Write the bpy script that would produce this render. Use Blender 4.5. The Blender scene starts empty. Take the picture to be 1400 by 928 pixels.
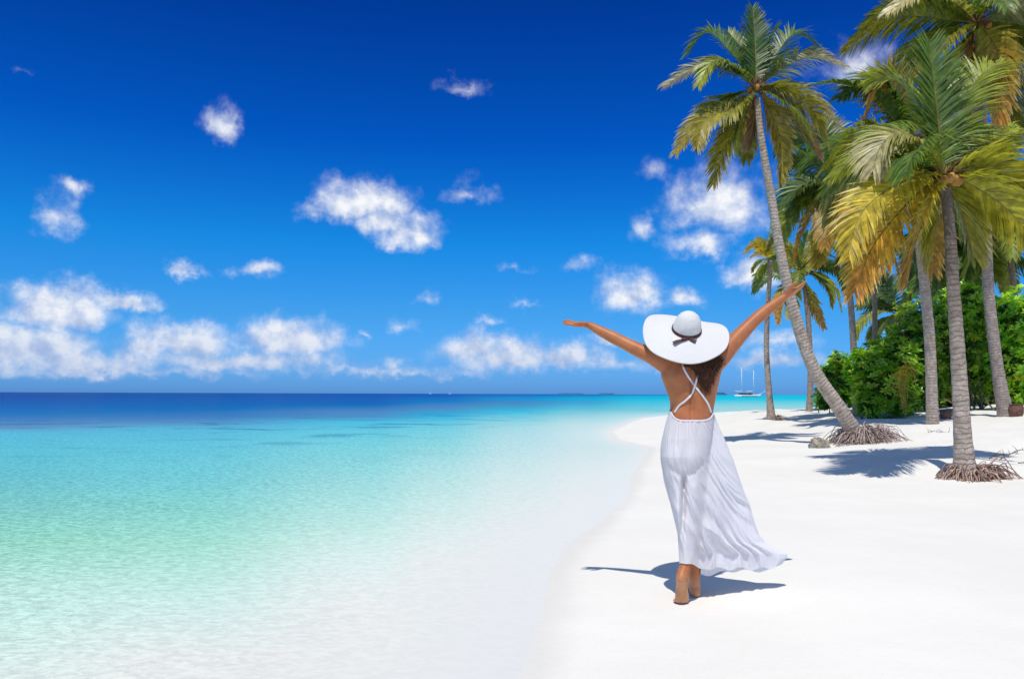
import bpy, math, random
import numpy as np
from mathutils import Vector, Matrix, noise as mnoise

R = math.radians
scene = bpy.context.scene
col = scene.collection
rng = np.random.default_rng(11)
random.seed(5)

# ------------------------------------------------------------------ camera
CAM_H = 1.22
F = 1099.0            # focal length in photo pixels (1400 wide)
HZ = 538.3            # horizon row at the picture's middle column
ROLL = R(0.2)
cr, sr = math.cos(ROLL), math.sin(ROLL)
CAM = np.array([0., 0., CAM_H])
RIGHT = np.array([cr, 0, sr]); UP = np.array([-sr, 0, cr])

def P(px, py, d):
    """point seen at photo pixel (px, py) at depth d metres"""
    a = (px - 700) / F; b = (HZ - py) / F
    return CAM + d * (np.array([0, 1., 0]) + a * RIGHT + b * UP)

def pix(p):
    """inverse of P for arrays of world points with y > 0"""
    q = p - CAM
    d = np.maximum(q[..., 1], 1e-3)
    return 700 + F * (q @ RIGHT) / d, HZ - F * (q @ UP) / d

cam_data = bpy.data.cameras.new('camera')
cam_data.sensor_width = 36.0
cam_data.lens = 36.0 * F / 1400.0
cam_data.shift_y = (HZ - 464.0) / 1400.0
cam_data.clip_start = 0.05
cam_data.clip_end = 60000
cam = bpy.data.objects.new('camera', cam_data)
cam.location = (0, 0, CAM_H)
cam.rotation_euler = (R(90), 0, 0)
cam.matrix_world = Matrix.Translation((0, 0, CAM_H)) @ Matrix.Rotation(-ROLL, 4, 'Y') @ Matrix.Rotation(R(90), 4, 'X')
col.objects.link(cam)
scene.camera = cam

# ------------------------------------------------------------------ render look
scene.view_settings.view_transform = 'Standard'
scene.view_settings.look = 'None'
scene.view_settings.exposure = 0.0
scene.view_settings.gamma = 1.0
scene.view_settings.use_curve_mapping = False
try:
    scene.cycles.max_bounces = 8
    scene.cycles.transparent_max_bounces = 12
    scene.cycles.use_denoising = True
except Exception:
    pass

# ------------------------------------------------------------------ node helpers
class NT:
    def __init__(self, tree): self.t = tree; self.n = tree.nodes; self.l = tree.links
    def new(self, typ, **kw):
        nd = self.n.new(typ)
        for k, v in kw.items(): setattr(nd, k, v)
        return nd
    def link(self, a, b): self.l.new(a, b)
    def _set(self, sock, v):
        if hasattr(v, 'is_linked') or isinstance(v, bpy.types.NodeSocket): self.l.new(v, sock)
        else: sock.default_value = v
    def math(self, op, a, b=0.0, c=0.0, clamp=False):
        nd = self.new('ShaderNodeMath', operation=op, use_clamp=clamp)
        self._set(nd.inputs[0], a); self._set(nd.inputs[1], b); self._set(nd.inputs[2], c)
        return nd.outputs[0]
    def vmath(self, op, a, b=(0, 0, 0), c=(0, 0, 0)):
        nd = self.new('ShaderNodeVectorMath', operation=op)
        self._set(nd.inputs[0], a)
        self._set(nd.inputs[1], b)
        if op == 'MULTIPLY_ADD': self._set(nd.inputs[2], c)
        return nd.outputs['Value'] if op in ('LENGTH', 'DOT_PRODUCT') else nd.outputs[0]
    def noise(self, vec, scale, detail=4, rough=0.55, dist=0.0, dim='3D'):
        nd = self.new('ShaderNodeTexNoise', noise_dimensions=dim)
        if vec is not None: self.l.new(vec, nd.inputs['Vector'])
        nd.inputs['Scale'].default_value = scale; nd.inputs['Detail'].default_value = detail
        nd.inputs['Roughness'].default_value = rough; nd.inputs['Distortion'].default_value = dist
        return nd.outputs['Fac']
    def smooth(self, v, a, b, lo=0.0, hi=1.0):
        nd = self.new('ShaderNodeMapRange', interpolation_type='SMOOTHSTEP')
        self._set(nd.inputs['Value'], v)
        nd.inputs['From Min'].default_value = a; nd.inputs['From Max'].default_value = b
        nd.inputs['To Min'].default_value = lo; nd.inputs['To Max'].default_value = hi
        return nd.outputs[0]
    def mixc(self, f, a, b, mode='MIX'):
        nd = self.new('ShaderNodeMix', data_type='RGBA', blend_type=mode)
        self._set(nd.inputs[0], f)
        self._set(nd.inputs[6], a if not isinstance(a, tuple) or len(a) == 4 else (*a, 1))
        self._set(nd.inputs[7], b if not isinstance(b, tuple) or len(b) == 4 else (*b, 1))
        return nd.outputs[2]
    def ramp(self, f, stops, interp='LINEAR'):
        nd = self.new('ShaderNodeValToRGB')
        nd.color_ramp.interpolation = interp
        e = nd.color_ramp.elements
        while len(e) < len(stops): e.new(0.5)
        for el, (p, c) in zip(e, stops):
            el.position = p; el.color = (*c, 1) if len(c) == 3 else c
        self.l.new(f, nd.inputs[0])
        return nd.outputs[0]
    def attr(self, name):
        return self.new('ShaderNodeAttribute', attribute_name=name)
    def pos(self): return self.new('ShaderNodeNewGeometry').outputs['Position']
    def bump(self, h, strength, dist, normal=None):
        nd = self.new('ShaderNodeBump')
        nd.inputs['Strength'].default_value = strength; nd.inputs['Distance'].default_value = dist
        self.l.new(h, nd.inputs['Height'])
        if normal is not None: self.l.new(normal, nd.inputs['Normal'])
        return nd.outputs[0]

def material(name):
    m = bpy.data.materials.new(name); m.use_nodes = True
    m.node_tree.nodes.clear()
    t = NT(m.node_tree)
    out = t.new('ShaderNodeOutputMaterial')
    return m, t, out

def principled(t, color, rough=0.6, spec=0.4, normal=None):
    b = t.new('ShaderNodeBsdfPrincipled')
    t._set(b.inputs['Base Color'], (*color, 1) if isinstance(color, tuple) and len(color) == 3 else color)
    t._set(b.inputs['Roughness'], rough)
    b.inputs['Specular IOR Level'].default_value = spec
    if normal is not None: t.link(normal, b.inputs['Normal'])
    return b

def simple_mat(name, color, rough=0.6, spec=0.4, var=0.15, scale=8.0):
    m, t, out = material(name)
    n = t.noise(t.pos(), scale, 5)
    k = t.smooth(n, 0.3, 0.7, 1 - var, 1 + var)
    c = t.vmath('SCALE', (*color,)) if False else None
    nd = t.new('ShaderNodeVectorMath', operation='SCALE')
    nd.inputs[0].default_value = color; t.link(k, nd.inputs['Scale'])
    b = principled(t, nd.outputs[0], rough, spec)
    t.link(b.outputs[0], out.inputs[0])
    return m

def s2l(c):
    c = np.asarray(c, float) / 255.0
    return np.where(c <= 0.04045, c / 12.92, ((c + 0.055) / 1.055) ** 2.4)

# ------------------------------------------------------------------ object helpers
def thing(name, label, cat, loc=(0, 0, 0), group=None):
    o = bpy.data.objects.new(name, None); col.objects.link(o)
    o.location = tuple(float(v) for v in loc); o.empty_display_size = 0.2
    o['label'] = label; o['category'] = cat
    if group: o['group'] = group
    return o

def tag(o, label, cat, group=None):
    o['label'] = label; o['category'] = cat
    if group: o['group'] = group
    return o

def world_loc(o):
    v = Vector((0, 0, 0))
    while o is not None: v = v + o.location; o = o.parent
    return np.array(v)

def mesh_obj(name, V, faces, mat, parent=None, origin=None, smooth=True, cols=None, floats=None):
    """V in world coordinates; the object's origin is the parent's (or origin)"""
    V = np.asarray(V, float)
    o0 = world_loc(parent) if parent is not None else (np.zeros(3) if origin is None else np.asarray(origin, float))
    me = bpy.data.meshes.new(name)
    me.from_pydata((V - o0).tolist(), [], [tuple(int(i) for i in f) for f in faces])
    if smooth: me.polygons.foreach_set('use_smooth', np.ones(len(me.polygons), bool))
    if cols is not None:
        for k, c in cols.items():
            a = me.attributes.new(k, 'FLOAT_COLOR', 'POINT')
            c = np.asarray(c, float)
            if c.shape[1] == 3: c = np.hstack([c, np.ones((len(c), 1))])
            a.data.foreach_set('color', c.astype(np.float32).ravel())
    if floats is not None:
        for k, c in floats.items():
            a = me.attributes.new(k, 'FLOAT', 'POINT')
            a.data.foreach_set('value', np.asarray(c, np.float32).ravel())
    me.update()
    o = bpy.data.objects.new(name, me); col.objects.link(o)
    if mat is not None: me.materials.append(mat)
    if parent is not None: o.parent = parent
    else: o.location = tuple(o0)
    return o

class MB:
    """collects geometry that becomes ONE mesh object"""
    def __init__(self): self.V = []; self.Fc = []; self.C = []; self.A = []; self.n = 0
    def add(self, V, faces, c=None, a=None):
        V = np.asarray(V, float)
        self.V.append(V); self.Fc += [tuple(i + self.n for i in f) for f in faces]
        self.C.append(np.tile(np.asarray((1, 1, 1) if c is None else c, float), (len(V), 1)) if c is None or np.ndim(c) == 1 else np.asarray(c, float))
        self.A.append(np.zeros(len(V)) if a is None else (np.full(len(V), a) if np.ndim(a) == 0 else np.asarray(a, float)))
        self.n += len(V)
    def build(self, name, mat, parent=None, origin=None, smooth=True):
        return mesh_obj(name, np.vstack(self.V), self.Fc, mat, parent, origin, smooth,
                        {'tint': np.vstack(self.C)}, {'along': np.concatenate(self.A)})

def unit(v):
    v = np.asarray(v, float); return v / (np.linalg.norm(v) + 1e-12)

def catmull(pts, n):
    pts = np.asarray(pts, float)
    k = len(pts)
    if k == 2:
        t = np.linspace(0, 1, n)[:, None]; return pts[0] * (1 - t) + pts[1] * t
    ext = np.vstack([2 * pts[0] - pts[1], pts, 2 * pts[-1] - pts[-2]])
    u = np.linspace(0, k - 1, n); i = np.minimum(u.astype(int), k - 2); t = (u - i)[:, None]
    p0, p1, p2, p3 = ext[i], ext[i + 1], ext[i + 2], ext[i + 3]
    return 0.5 * (2 * p1 + (p2 - p0) * t + (2 * p0 - 5 * p1 + 4 * p2 - p3) * t ** 2 + (3 * p1 - p0 - 3 * p2 + p3) * t ** 3)

def frames(pts, up=(0, 0, 1)):
    T = np.gradient(pts, axis=0); T /= np.linalg.norm(T, axis=1)[:, None] + 1e-12
    ref = np.asarray(up, float)
    n0 = np.cross(T[0], ref)
    if np.linalg.norm(n0) < 0.1: n0 = np.cross(T[0], (1, 0, 0.0))
    N = [unit(n0)]
    for i in range(1, len(pts)):
        v = N[-1] - T[i] * np.dot(N[-1], T[i]); N.append(unit(v))
    N = np.array(N); B = np.cross(T, N)
    return T, N, B

def tube(pts, rad, nseg=8, cap=True, rad2=None, up=(0, 0, 1)):
    """round (or elliptic) tube; returns V, faces"""
    pts = np.asarray(pts, float); n = len(pts)
    rad = np.broadcast_to(np.asarray(rad, float), (n,)); r2 = rad if rad2 is None else np.broadcast_to(np.asarray(rad2, float), (n,))
    T, N, B = frames(pts, up)
    a = np.linspace(0, 2 * np.pi, nseg, endpoint=False)
    V = pts[:, None, :] + rad[:, None, None] * np.cos(a)[None, :, None] * N[:, None, :] + r2[:, None, None] * np.sin(a)[None, :, None] * B[:, None, :]
    V = V.reshape(-1, 3)
    f = []
    for i in range(n - 1):
        for j in range(nseg):
            k = (j + 1) % nseg
            f.append((i * nseg + j, i * nseg + k, (i + 1) * nseg + k, (i + 1) * nseg + j))
    if cap:
        f.append(tuple(reversed(range(nseg)))); f.append(tuple((n - 1) * nseg + j for j in range(nseg)))
    return V, f

def lathe(profile, center, axis_u, axis_v, axis_n, nseg=48):
    """profile: list of (r, h)"""
    a = np.linspace(0, 2 * np.pi, nseg, endpoint=False)
    V = []
    for r, h in profile:
        V.append(center + r * np.cos(a)[:, None] * axis_u + r * np.sin(a)[:, None] * axis_v + h * axis_n)
    V = np.vstack(V); f = []
    for i in range(len(profile) - 1):
        for j in range(nseg):
            k = (j + 1) % nseg
            f.append((i * nseg + j, i * nseg + k, (i + 1) * nseg + k, (i + 1) * nseg + j))
    return V, f

def fbm(x, y, z=0.0, octv=4):
    return mnoise.fractal(Vector((x, y, z)), 1.0, 2.0, octv)

def box(c, s, rot=0.0):
    c = np.asarray(c, float); s = np.asarray(s, float) / 2
    V = np.array([[sx, sy, sz] for sx in (-1, 1) for sy in (-1, 1) for sz in (-1, 1)], float) * s
    ca, sa = math.cos(rot), math.sin(rot)
    V = np.stack([V[:, 0] * ca - V[:, 1] * sa, V[:, 0] * sa + V[:, 1] * ca, V[:, 2]], 1) + c
    return V, [(0, 1, 3, 2), (4, 6, 7, 5), (0, 4, 5, 1), (2, 3, 7, 6), (0, 2, 6, 4), (1, 5, 7, 3)]

# ------------------------------------------------------------------ sun and sky
SUN_EL = R(66); SUN_AZ = R(194)       # azimuth measured from +Y towards +X
sun_dir = np.array([math.cos(SUN_EL) * math.sin(SUN_AZ), math.cos(SUN_EL) * math.cos(SUN_AZ), math.sin(SUN_EL)])
sd = bpy.data.lights.new('sun', 'SUN'); sd.energy = 3.6; sd.angle = R(0.5); sd.color = (1.0, 0.955, 0.875)
so = bpy.data.objects.new('sun', sd); col.objects.link(so)
so.rotation_euler = Vector(-sun_dir).to_track_quat('-Z', 'Y').to_euler()
so.location = (30, 0, 60)

def build_world():
    w = bpy.data.worlds.new('World'); scene.world = w; w.use_nodes = True
    w.node_tree.nodes.clear()
    t = NT(w.node_tree)
    out = t.new('ShaderNodeOutputWorld')
    sky = t.new('ShaderNodeTexSky', sky_type='NISHITA')
    sky.sun_disc = False; sky.sun_elevation = SUN_EL; sky.sun_rotation = SUN_AZ
    sky.altitude = 0; sky.air_density = 1.0; sky.dust_density = 0.6; sky.ozone_density = 2.0
    d = t.new('ShaderNodeTexCoord').outputs['Generated']
    sep = t.new('ShaderNodeSeparateXYZ'); t.link(d, sep.inputs[0])
    X, Y, Z = sep.outputs
    deg = 57.29578
    az = t.math('MULTIPLY', t.math('ARCTAN2', X, Y), deg)
    el = t.math('MULTIPLY', t.math('ARCSINE', Z), deg)
    # per-channel sky filter: polarised blue in view, unseen upper sky brightened for fill light
    elf = t.math('DIVIDE', el, 60.0, clamp=True)
    mul = t.ramp(elf, SKY_MUL)
    skyc = t.mixc(1.0, sky.outputs[0], mul, 'MULTIPLY')
    sc_ = t.new('ShaderNodeVectorMath', operation='SCALE'); t.link(skyc, sc_.inputs[0]); sc_.inputs['Scale'].default_value = 1.6
    skyc = sc_.outputs[0]
    bg = t.new('ShaderNodeBackground'); t.link(skyc, bg.inputs[0]); bg.inputs[1].default_value = 0.12
    # clouds as fields of direction
    pv = t.new('ShaderNodeCombineXYZ'); t.link(az, pv.inputs[0]); t.link(el, pv.inputs[1])
    p = pv.outputs[0]
    wn = t.new('ShaderNodeTexNoise'); t.link(p, wn.inputs['Vector']); wn.inputs['Scale'].default_value = 0.55
    wn.inputs['Detail'].default_value = 5.0; wn.inputs['Roughness'].default_value = 0.6
    warp = t.vmath('MULTIPLY_ADD', wn.outputs['Color'], (2.6, 2.2, 0), (-1.3, -1.1, 0))
    pw = t.vmath('ADD', p, warp)
    acc = None
    for cx, cy, sx, sy, a in CLOUDS:
        q = P(cx, cy, 1.0) - CAM
        ca = math.degrees(math.atan2(q[0], q[1])); ce = math.degrees(math.asin(q[2] / np.linalg.norm(q)))
        k = math.degrees(1 / F) * math.cos(R(ca)) ** 2
        k2 = math.degrees(1 / F) * math.cos(R(ca))
        ix, iy = 1 / (sx * k), 1 / (sy * k2)
        v = t.vmath('MULTIPLY_ADD', pw, (ix, iy, 0), (-ca * ix, -ce * iy, 0))
        v = t.vmath('MAXIMUM', v, t.vmath('MULTIPLY', v, (-1, -1.6, 0)))
        r = t.vmath('LENGTH', v)
        val = t.math('MULTIPLY_ADD', r, -a, a)
        acc = val if acc is None else t.math('MAXIMUM', acc, val)
    n1 = t.noise(p, 0.50, 10, 0.58)
    psh = t.vmath('ADD', p, (0.55, 0.75, 0))
    n2 = t.noise(psh, 0.50, 5, 0.55)
    dens = t.math('ADD', acc, t.math('MULTIPLY', t.math('SUBTRACT', n1, 0.5), 1.15))
    alpha = t.math('MULTIPLY', t.smooth(dens, -0.04, 0.82), t.smooth(acc, -.15, .55, .5, 1.0))
    lit = t.math('ADD', t.math('MULTIPLY', t.math('SUBTRACT', n1, n2), 3.0), 0.62, clamp=True)
    cc = t.ramp(lit, [(0.0, (0.42, 0.52, 0.76)), (0.5, (0.66, 0.73, 0.88)), (1.0, (0.97, 0.975, 0.985))])
    # far low clouds sit in more air
    air = t.smooth(el, 0.0, 7.0, 0.55, 0.0)
    cc = t.mixc(air, cc, (0.30, 0.44, 0.74))
    cb = t.new('ShaderNodeBackground'); t.link(cc, cb.inputs[0]); cb.inputs[1].default_value = 1.0
    alpha = t.math('MULTIPLY', alpha, 0.96)
    mx = t.new('ShaderNodeMixShader'); t.link(alpha, mx.inputs[0]); t.link(bg.outputs[0], mx.inputs[1]); t.link(cb.outputs[0], mx.inputs[2])
    t.link(mx.outputs[0], out.inputs[0])
    w.cycles.sampling_method = 'MANUAL'; w.cycles.sample_map_resolution = 512

_m = lambda p, r, g, b: (p, (r / 1.6, g / 1.6, b / 1.6))
SKY_MUL = [_m(0.0, .20, .57, 1.6), _m(.045, .17, .56, 1.3), _m(.093, .122, .55, 1.13), _m(.175, .03, .54, 1.145), _m(.29, .004, .30, 1.0), _m(.425, .003, .18, .75), _m(.47, .01, .19, .72), _m(.55, .34, .50, .72), _m(1.0, .80, .92, .86)]
CLOUDS = [
 (530, 306, 55, 36, .95), (470, 288, 60, 34, .9), (150, 508, 330, 17, .62), (520, 508, 300, 14, .5), (820, 500, 240, 18, .5),
 (500, 282, 85, 46, .95), (558, 322, 60, 40, .95), (440, 290, 40, 26, .6),
 (303, 175, 34, 40, .75), (85, 300, 42, 48, .62), (102, 260, 28, 20, .6), (250, 371, 34, 20, .75), (347, 370, 52, 18, .62),
 (640, 266, 38, 24, .45), (636, 118, 44, 14, .4), (28, 92, 24, 16, .33),
 (75, 425, 100, 58, 1.15), (30, 478, 170, 52, 1.1), (170, 415, 75, 22, .95), (110, 498, 220, 34, .85),
 (250, 470, 90, 46, 1.05), (395, 468, 105, 46, 1.1), (330, 496, 220, 28, .85), (195, 480, 54, 34, .9),
 (690, 490, 115, 42, 1.05), (652, 480, 52, 42, 1.05), (765, 490, 110, 32, .9), (830, 468, 44, 16, .6),
 (550, 446, 28, 18, .42), (586, 408, 20, 20, .45), (540, 498, 24, 16, .55), (498, 457, 12, 9, .5),
 (865, 406, 66, 46, .85), (930, 410, 52, 22, .65), (985, 285, 95, 72, .85), (960, 335, 62, 30, .7),
 (898, 238, 26, 22, .36), (878, 312, 24, 32, .45), (1030, 378, 56, 42, .95), (1170, 98, 72, 40, .5),
 (672, 437, 24, 12, .45), (718, 419, 27, 10, .4), (700, 368, 30, 9, .35), (790, 362, 26, 16, .36),
 (1060, 466, 70, 22, .6), (1050, 494, 110, 20, .65),
]
build_world()

# ------------------------------------------------------------------ terrain functions
SHORE = np.array([(-6, -300), (-2.6, -30), (-1.0, -6), (-.5, 0), (.05, 3.45), (.17, 4.5), (.30, 5.6), (.42, 6.3), (.72, 7.2), (1.27, 9.3), (2.06, 13.3), (2.75, 16.3), (3.15, 18.3),
                  (2.75, 21.5), (3.1, 26.0), (4.4, 32), (6.6, 41), (10.4, 50), (17, 55), (30, 58), (60, 62), (140, 70), (400, 60), (900, 0)], float)

def shore_dist(x, y):
    """signed distance to the shore line, positive on land (right-hand side)"""
    best = np.full(x.shape, 1e18); sign = np.ones(x.shape)
    for (x0, y0), (x1, y1) in zip(SHORE[:-1], SHORE[1:]):
        dx, dy = x1 - x0, y1 - y0; L2 = dx * dx + dy * dy
        t = np.clip(((x - x0) * dx + (y - y0) * dy) / L2, 0, 1)
        ex, ey = x - (x0 + t * dx), y - (y0 + t * dy)
        d2 = ex * ex + ey * ey
        s = np.where(dx * (y - y0) - dy * (x - x0) < 0, 1.0, -1.0)
        up = d2 < best - 1e-9
        best = np.where(up, d2, best); sign = np.where(up, s, sign)
    return sign * np.sqrt(best)

CTRL = []
for px, py, d in [(932, 824, 4.6), (1100, 800, 4.7), (1300, 860, 3.9), (1340, 656, 11.0), (1290, 655, 11.0), (1220, 690, 8.6), (1100, 650, 11.5), (1318, 628, 11.9),
                  (1180, 607, 16.3), (1120, 612, 16.3), (1235, 603, 16.6), (1172, 574, 17.3), (1235, 574, 17.6), (1290, 590, 14.5), (1390, 620, 13.2),
                  (1274, 555, 20.5), (1368, 559, 22), (1330, 565, 19), (1170, 553, 26), (1055, 574, 28), (1106, 553, 36), (1080, 592, 21), (1000, 600, 20), (1020, 575, 30),
                  (960, 590, 24), (900, 600, 22), (1000, 560, 45), (940, 565, 44), (1200, 550, 30), (1300, 545, 32), (1390, 545, 32)]:
    CTRL.append(P(px, py, d))
CTRL += [np.array(v, float) for v in [(18, 12, .4), (24, 24, 1.0), (30, 40, 1.1), (14, 3, .3), (6, 0, .15), (5, -10, .3), (20, -10, .8), (60, 0, 1.2), (60, 40, 1.2)]]
CTRL = np.array(CTRL)

def ground(x, y):
    x = np.asarray(x, float); y = np.asarray(y, float)
    s = shore_dist(x, y)
    s = s + 0.07 * np.sin(x * .9 + y * .7) * np.sin(y * .41 + 1.0) + 0.012 * np.sin(y * 3.1 - x * 1.3 + 2 * np.sin(y * .9))
    num = np.zeros(x.shape); den = np.zeros(x.shape)
    for cx, cy, cz in CTRL:
        w = 1.0 / (((x - cx) ** 2 + (y - cy) ** 2) / (0.6 + 0.02 * abs(cy)) + 0.08) ** 2
        num += w * max(cz, 0.02); den += w
    dune = num / den
    land = np.minimum(0.065 * s, dune)
    k = 0.05
    a, b = 0.065 * s, dune
    h = np.clip(0.5 + 0.5 * (b - a) / k, 0, 1)
    land = b * (1 - h) + a * h - k * h * (1 - h) * 0.6
    sea = -np.minimum(0.055 * (-s) + 0.004 * s * s, 1.2 + 0.01 * (-s))
    sea = np.maximum(sea, -6)
    return np.where(s > 0, land, sea)

def g1(x, y): return float(ground(np.array([x]), np.array([y]))[0])

def polar_grid(r0, r1, nr, fine=0.16):
    front = np.arange(-44, 44.001, fine)
    rest = np.arange(50, 310.1, 6)
    ang = np.radians(np.concatenate([front, rest]))
    rr = np.exp(np.linspace(math.log(r0), math.log(r1), nr))
    A, Rr = np.meshgrid(ang, rr)
    X = Rr * np.sin(A); Y = Rr * np.cos(A)
    na = len(ang)
    i = np.arange(nr - 1)[:, None] * na; j = np.arange(na)[None, :]; k = (j + 1) % na
    Fc = np.stack([i + j, i + k, i + na + k, i + na + j], -1).reshape(-1, 4)
    Fc = Fc[:, ::-1]
    return X.ravel(), Y.ravel(), Fc, na

def fast_mesh(name, V, Fc, mat, cols=None, floats=None, center=True, na=0):
    me = bpy.data.meshes.new(name)
    V = np.asarray(V, np.float32)
    nf = len(Fc)
    extra = list(range(na)) if center else []
    me.vertices.add(len(V)); me.vertices.foreach_set('co', V.ravel())
    me.loops.add(nf * 4 + len(extra)); me.polygons.add(nf + (1 if center else 0))
    lv = np.concatenate([np.asarray(Fc, np.int32).ravel(), np.array(extra[::-1], np.int32)])
    me.loops.foreach_set('vertex_index', lv)
    starts = np.arange(0, nf * 4 + 1, 4, dtype=np.int32)[: nf + (1 if center else 0)]
    me.polygons.foreach_set('loop_start', starts)
    me.polygons.foreach_set('use_smooth', np.ones(nf + (1 if center else 0), bool))
    me.update(calc_edges=True); me.validate()
    for k, c in (cols or {}).items():
        a = me.attributes.new(k, 'FLOAT_COLOR', 'POINT'); a.data.foreach_set('color', np.hstack([c, np.ones((len(c), 1))]).astype(np.float32).ravel())
    for k, c in (floats or {}).items():
        a = me.attributes.new(k, 'FLOAT', 'POINT'); a.data.foreach_set('value', np.asarray(c, np.float32))
    me.materials.append(mat)
    o = bpy.data.objects.new(name, me); col.objects.link(o)
    return o

# ------------------------------------------------------------------ sand
def sand_material():
    m, t, out = material('white coral sand')
    p = t.pos()
    big = t.noise(p, 0.7, 4, 0.6)
    fine = t.noise(p, 160, 3, 0.6)
    base = t.mixc(t.smooth(big, 0.35, 0.7), SAND_A, SAND_B)
    base = t.mixc(t.math('MULTIPLY', t.smooth(fine, 0.45, 0.75), 0.25), base, (0.62, 0.585, 0.53))
    # wet strip by the water
    wet = t.attr('wet').outputs['Fac']
    wetn = t.math('ADD', wet, t.math('MULTIPLY', t.math('SUBTRACT', t.noise(p, 1.3, 4), 0.5), 0.5))
    wm = t.smooth(wetn, 0.3, 0.75)
    base = t.mixc(wm, base, SAND_WET)
    # scattered specks of shell and leaf litter
    vor = t.new('ShaderNodeTexVoronoi'); t.link(p, vor.inputs['Vector']); vor.inputs['Scale'].default_value = 2.3
    vor.inputs['Randomness'].default_value = 1.0
    spk = t.smooth(t.math('ADD', vor.outputs['Distance'], t.math('MULTIPLY', t.noise(p, 60, 2), 0.03)), 0.028, 0.034, 1.0, 0.0)
    pick = t.smooth(t.noise(p, 0.9, 2), 0.47, 0.52)
    base = t.mixc(t.math('MULTIPLY', t.math('MULTIPLY', spk, pick), 0.7), base, (0.22, 0.17, 0.12))
    h = t.math('ADD', t.math('MULTIPLY', t.noise(p, 3.0, 5, 0.6), 0.6), t.math('MULTIPLY', t.noise(p, 45, 4, 0.65), 0.10))
    dune = t.attr('dune').outputs['Fac']
    bp = t.new('ShaderNodeBump'); bp.inputs['Distance'].default_value = 0.10
    t.link(h, bp.inputs['Height']); t.link(t.math('MULTIPLY_ADD', dune, 0.55, 0.2), bp.inputs['Strength'])
    b = principled(t, base, 0.9, 0.15, bp.outputs[0])
    t.link(b.outputs[0], out.inputs[0])
    return m

SAND_A = (0.80, 0.77, 0.705); SAND_B = (0.84, 0.81, 0.745); SAND_WET = (0.715, 0.69, 0.635)
X, Y, Fc, na = polar_grid(0.9, 9000, 330, 0.15)
Zg = ground(X, Y)
S = shore_dist(X, Y)
rough = np.clip((S - 1.5) / 4, 0, 1) * (np.hypot(X, Y) < 70)
idx = np.nonzero(rough > 0)[0]
und = np.zeros(len(X))
for i in idx:
    und[i] = fbm(X[i] * 0.55, Y[i] * 0.55, 3.0, 3) * 0.05 + fbm(X[i] * 2.3, Y[i] * 2.3, 7.0, 3) * 0.014
dn = (np.clip((X - 2.0) / 6, 0.3, 1) + 1.1 * np.clip((Y - 8) / 4, 0, 1) * np.clip((X - 3) / 3, 0, 1)) * rough
Zg = Zg + und * dn
dune_at = np.clip((Y - 9) / 8, 0, 1) * rough
fast_mesh('sand', np.stack([X, Y, Zg], 1), Fc, sand_material(), floats={'wet': np.clip(1 - (S + 0.12) / 0.55, 0, 1), 'dune': dune_at}, na=na)['kind'] = 'structure'

# ------------------------------------------------------------------ sea
TAB = {
 0: [(541, 16, 90, 168), (550, 12, 102, 184), (560, 22, 116, 194), (570, 60, 125, 195), (583, 95, 145, 198), (592, 90, 192, 225), (620, 98, 200, 220), (650, 108, 200, 214), (690, 130, 207, 206), (730, 152, 221, 203), (770, 172, 229, 211), (800, 195, 235, 225), (840, 203, 239, 229), (880, 216, 240, 233), (928, 227, 239, 235)],
 250: [(541, 12, 95, 172), (555, 16, 112, 190), (570, 70, 130, 195), (578, 90, 148, 202), (586, 90, 190, 225), (620, 108, 205, 225), (660, 124, 212, 220), (700, 145, 219, 211), (740, 165, 226, 209), (780, 188, 234, 223), (820, 208, 239, 232), (860, 224, 239, 235), (900, 236, 237, 235)],
 500: [(541, 15, 95, 180), (552, 30, 110, 190), (563, 90, 142, 200), (570, 85, 150, 205), (576, 80, 195, 230), (600, 118, 214, 230), (640, 150, 221, 226), (680, 175, 228, 226), (720, 197, 235, 229), (760, 220, 240, 236), (800, 233, 240, 238), (840, 238, 238, 236)],
 600: [(541, 15, 100, 185), (549, 50, 130, 200), (557, 95, 143, 200), (568, 60, 180, 225), (580, 110, 210, 232), (610, 150, 222, 230), (650, 185, 230, 230), (690, 207, 235, 232), (730, 225, 238, 236), (770, 236, 238, 236)],
 700: [(540, 10, 110, 190), (545, 40, 150, 215), (550, 85, 142, 196), (556, 80, 165, 210), (562, 70, 195, 230), (572, 130, 215, 232), (585, 170, 222, 232), (610, 190, 228, 234), (650, 210, 233, 234), (690, 225, 236, 236), (740, 236, 237, 236)],
 800: [(540, 10, 120, 195), (545, 30, 175, 220), (551, 85, 170, 215), (558, 100, 200, 225), (566, 150, 215, 228), (580, 195, 226, 232), (610, 207, 229, 234), (650, 225, 235, 236), (700, 236, 237, 236)],
 880: [(539, 10, 130, 200), (543, 20, 185, 225), (552, 90, 205, 230), (560, 130, 212, 228), (567, 180, 223, 230), (600, 215, 231, 234)],
 1000: [(537.5, 20, 140, 205), (541, 10, 190, 230), (546, 60, 205, 232), (552, 130, 216, 230), (558, 170, 223, 228)],
}
def sea_colour(px, py):
    xs = np.array(sorted(TAB)); rows = []
    q = np.log(np.clip(py - 534, 2.0, 2000))
    for x in xs:
        tb = np.array(TAB[x], float)
        yy = np.log(tb[:, 0] - 534); cc = s2l(tb[:, 1:])
        rows.append(np.stack([np.interp(q, yy, cc[:, k]) for k in range(3)], 1))
    rows = np.array(rows)
    pxc = np.clip(px, xs[0], xs[-1])
    i = np.clip(np.searchsorted(xs, pxc) - 1, 0, len(xs) - 2)
    f = ((pxc - xs[i]) / (xs[i + 1] - xs[i])); f = (f * f * (3 - 2 * f))[:, None]
    ar = np.arange(len(px))
    return rows[i, ar] * (1 - f) + rows[i + 1, ar] * f

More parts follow.
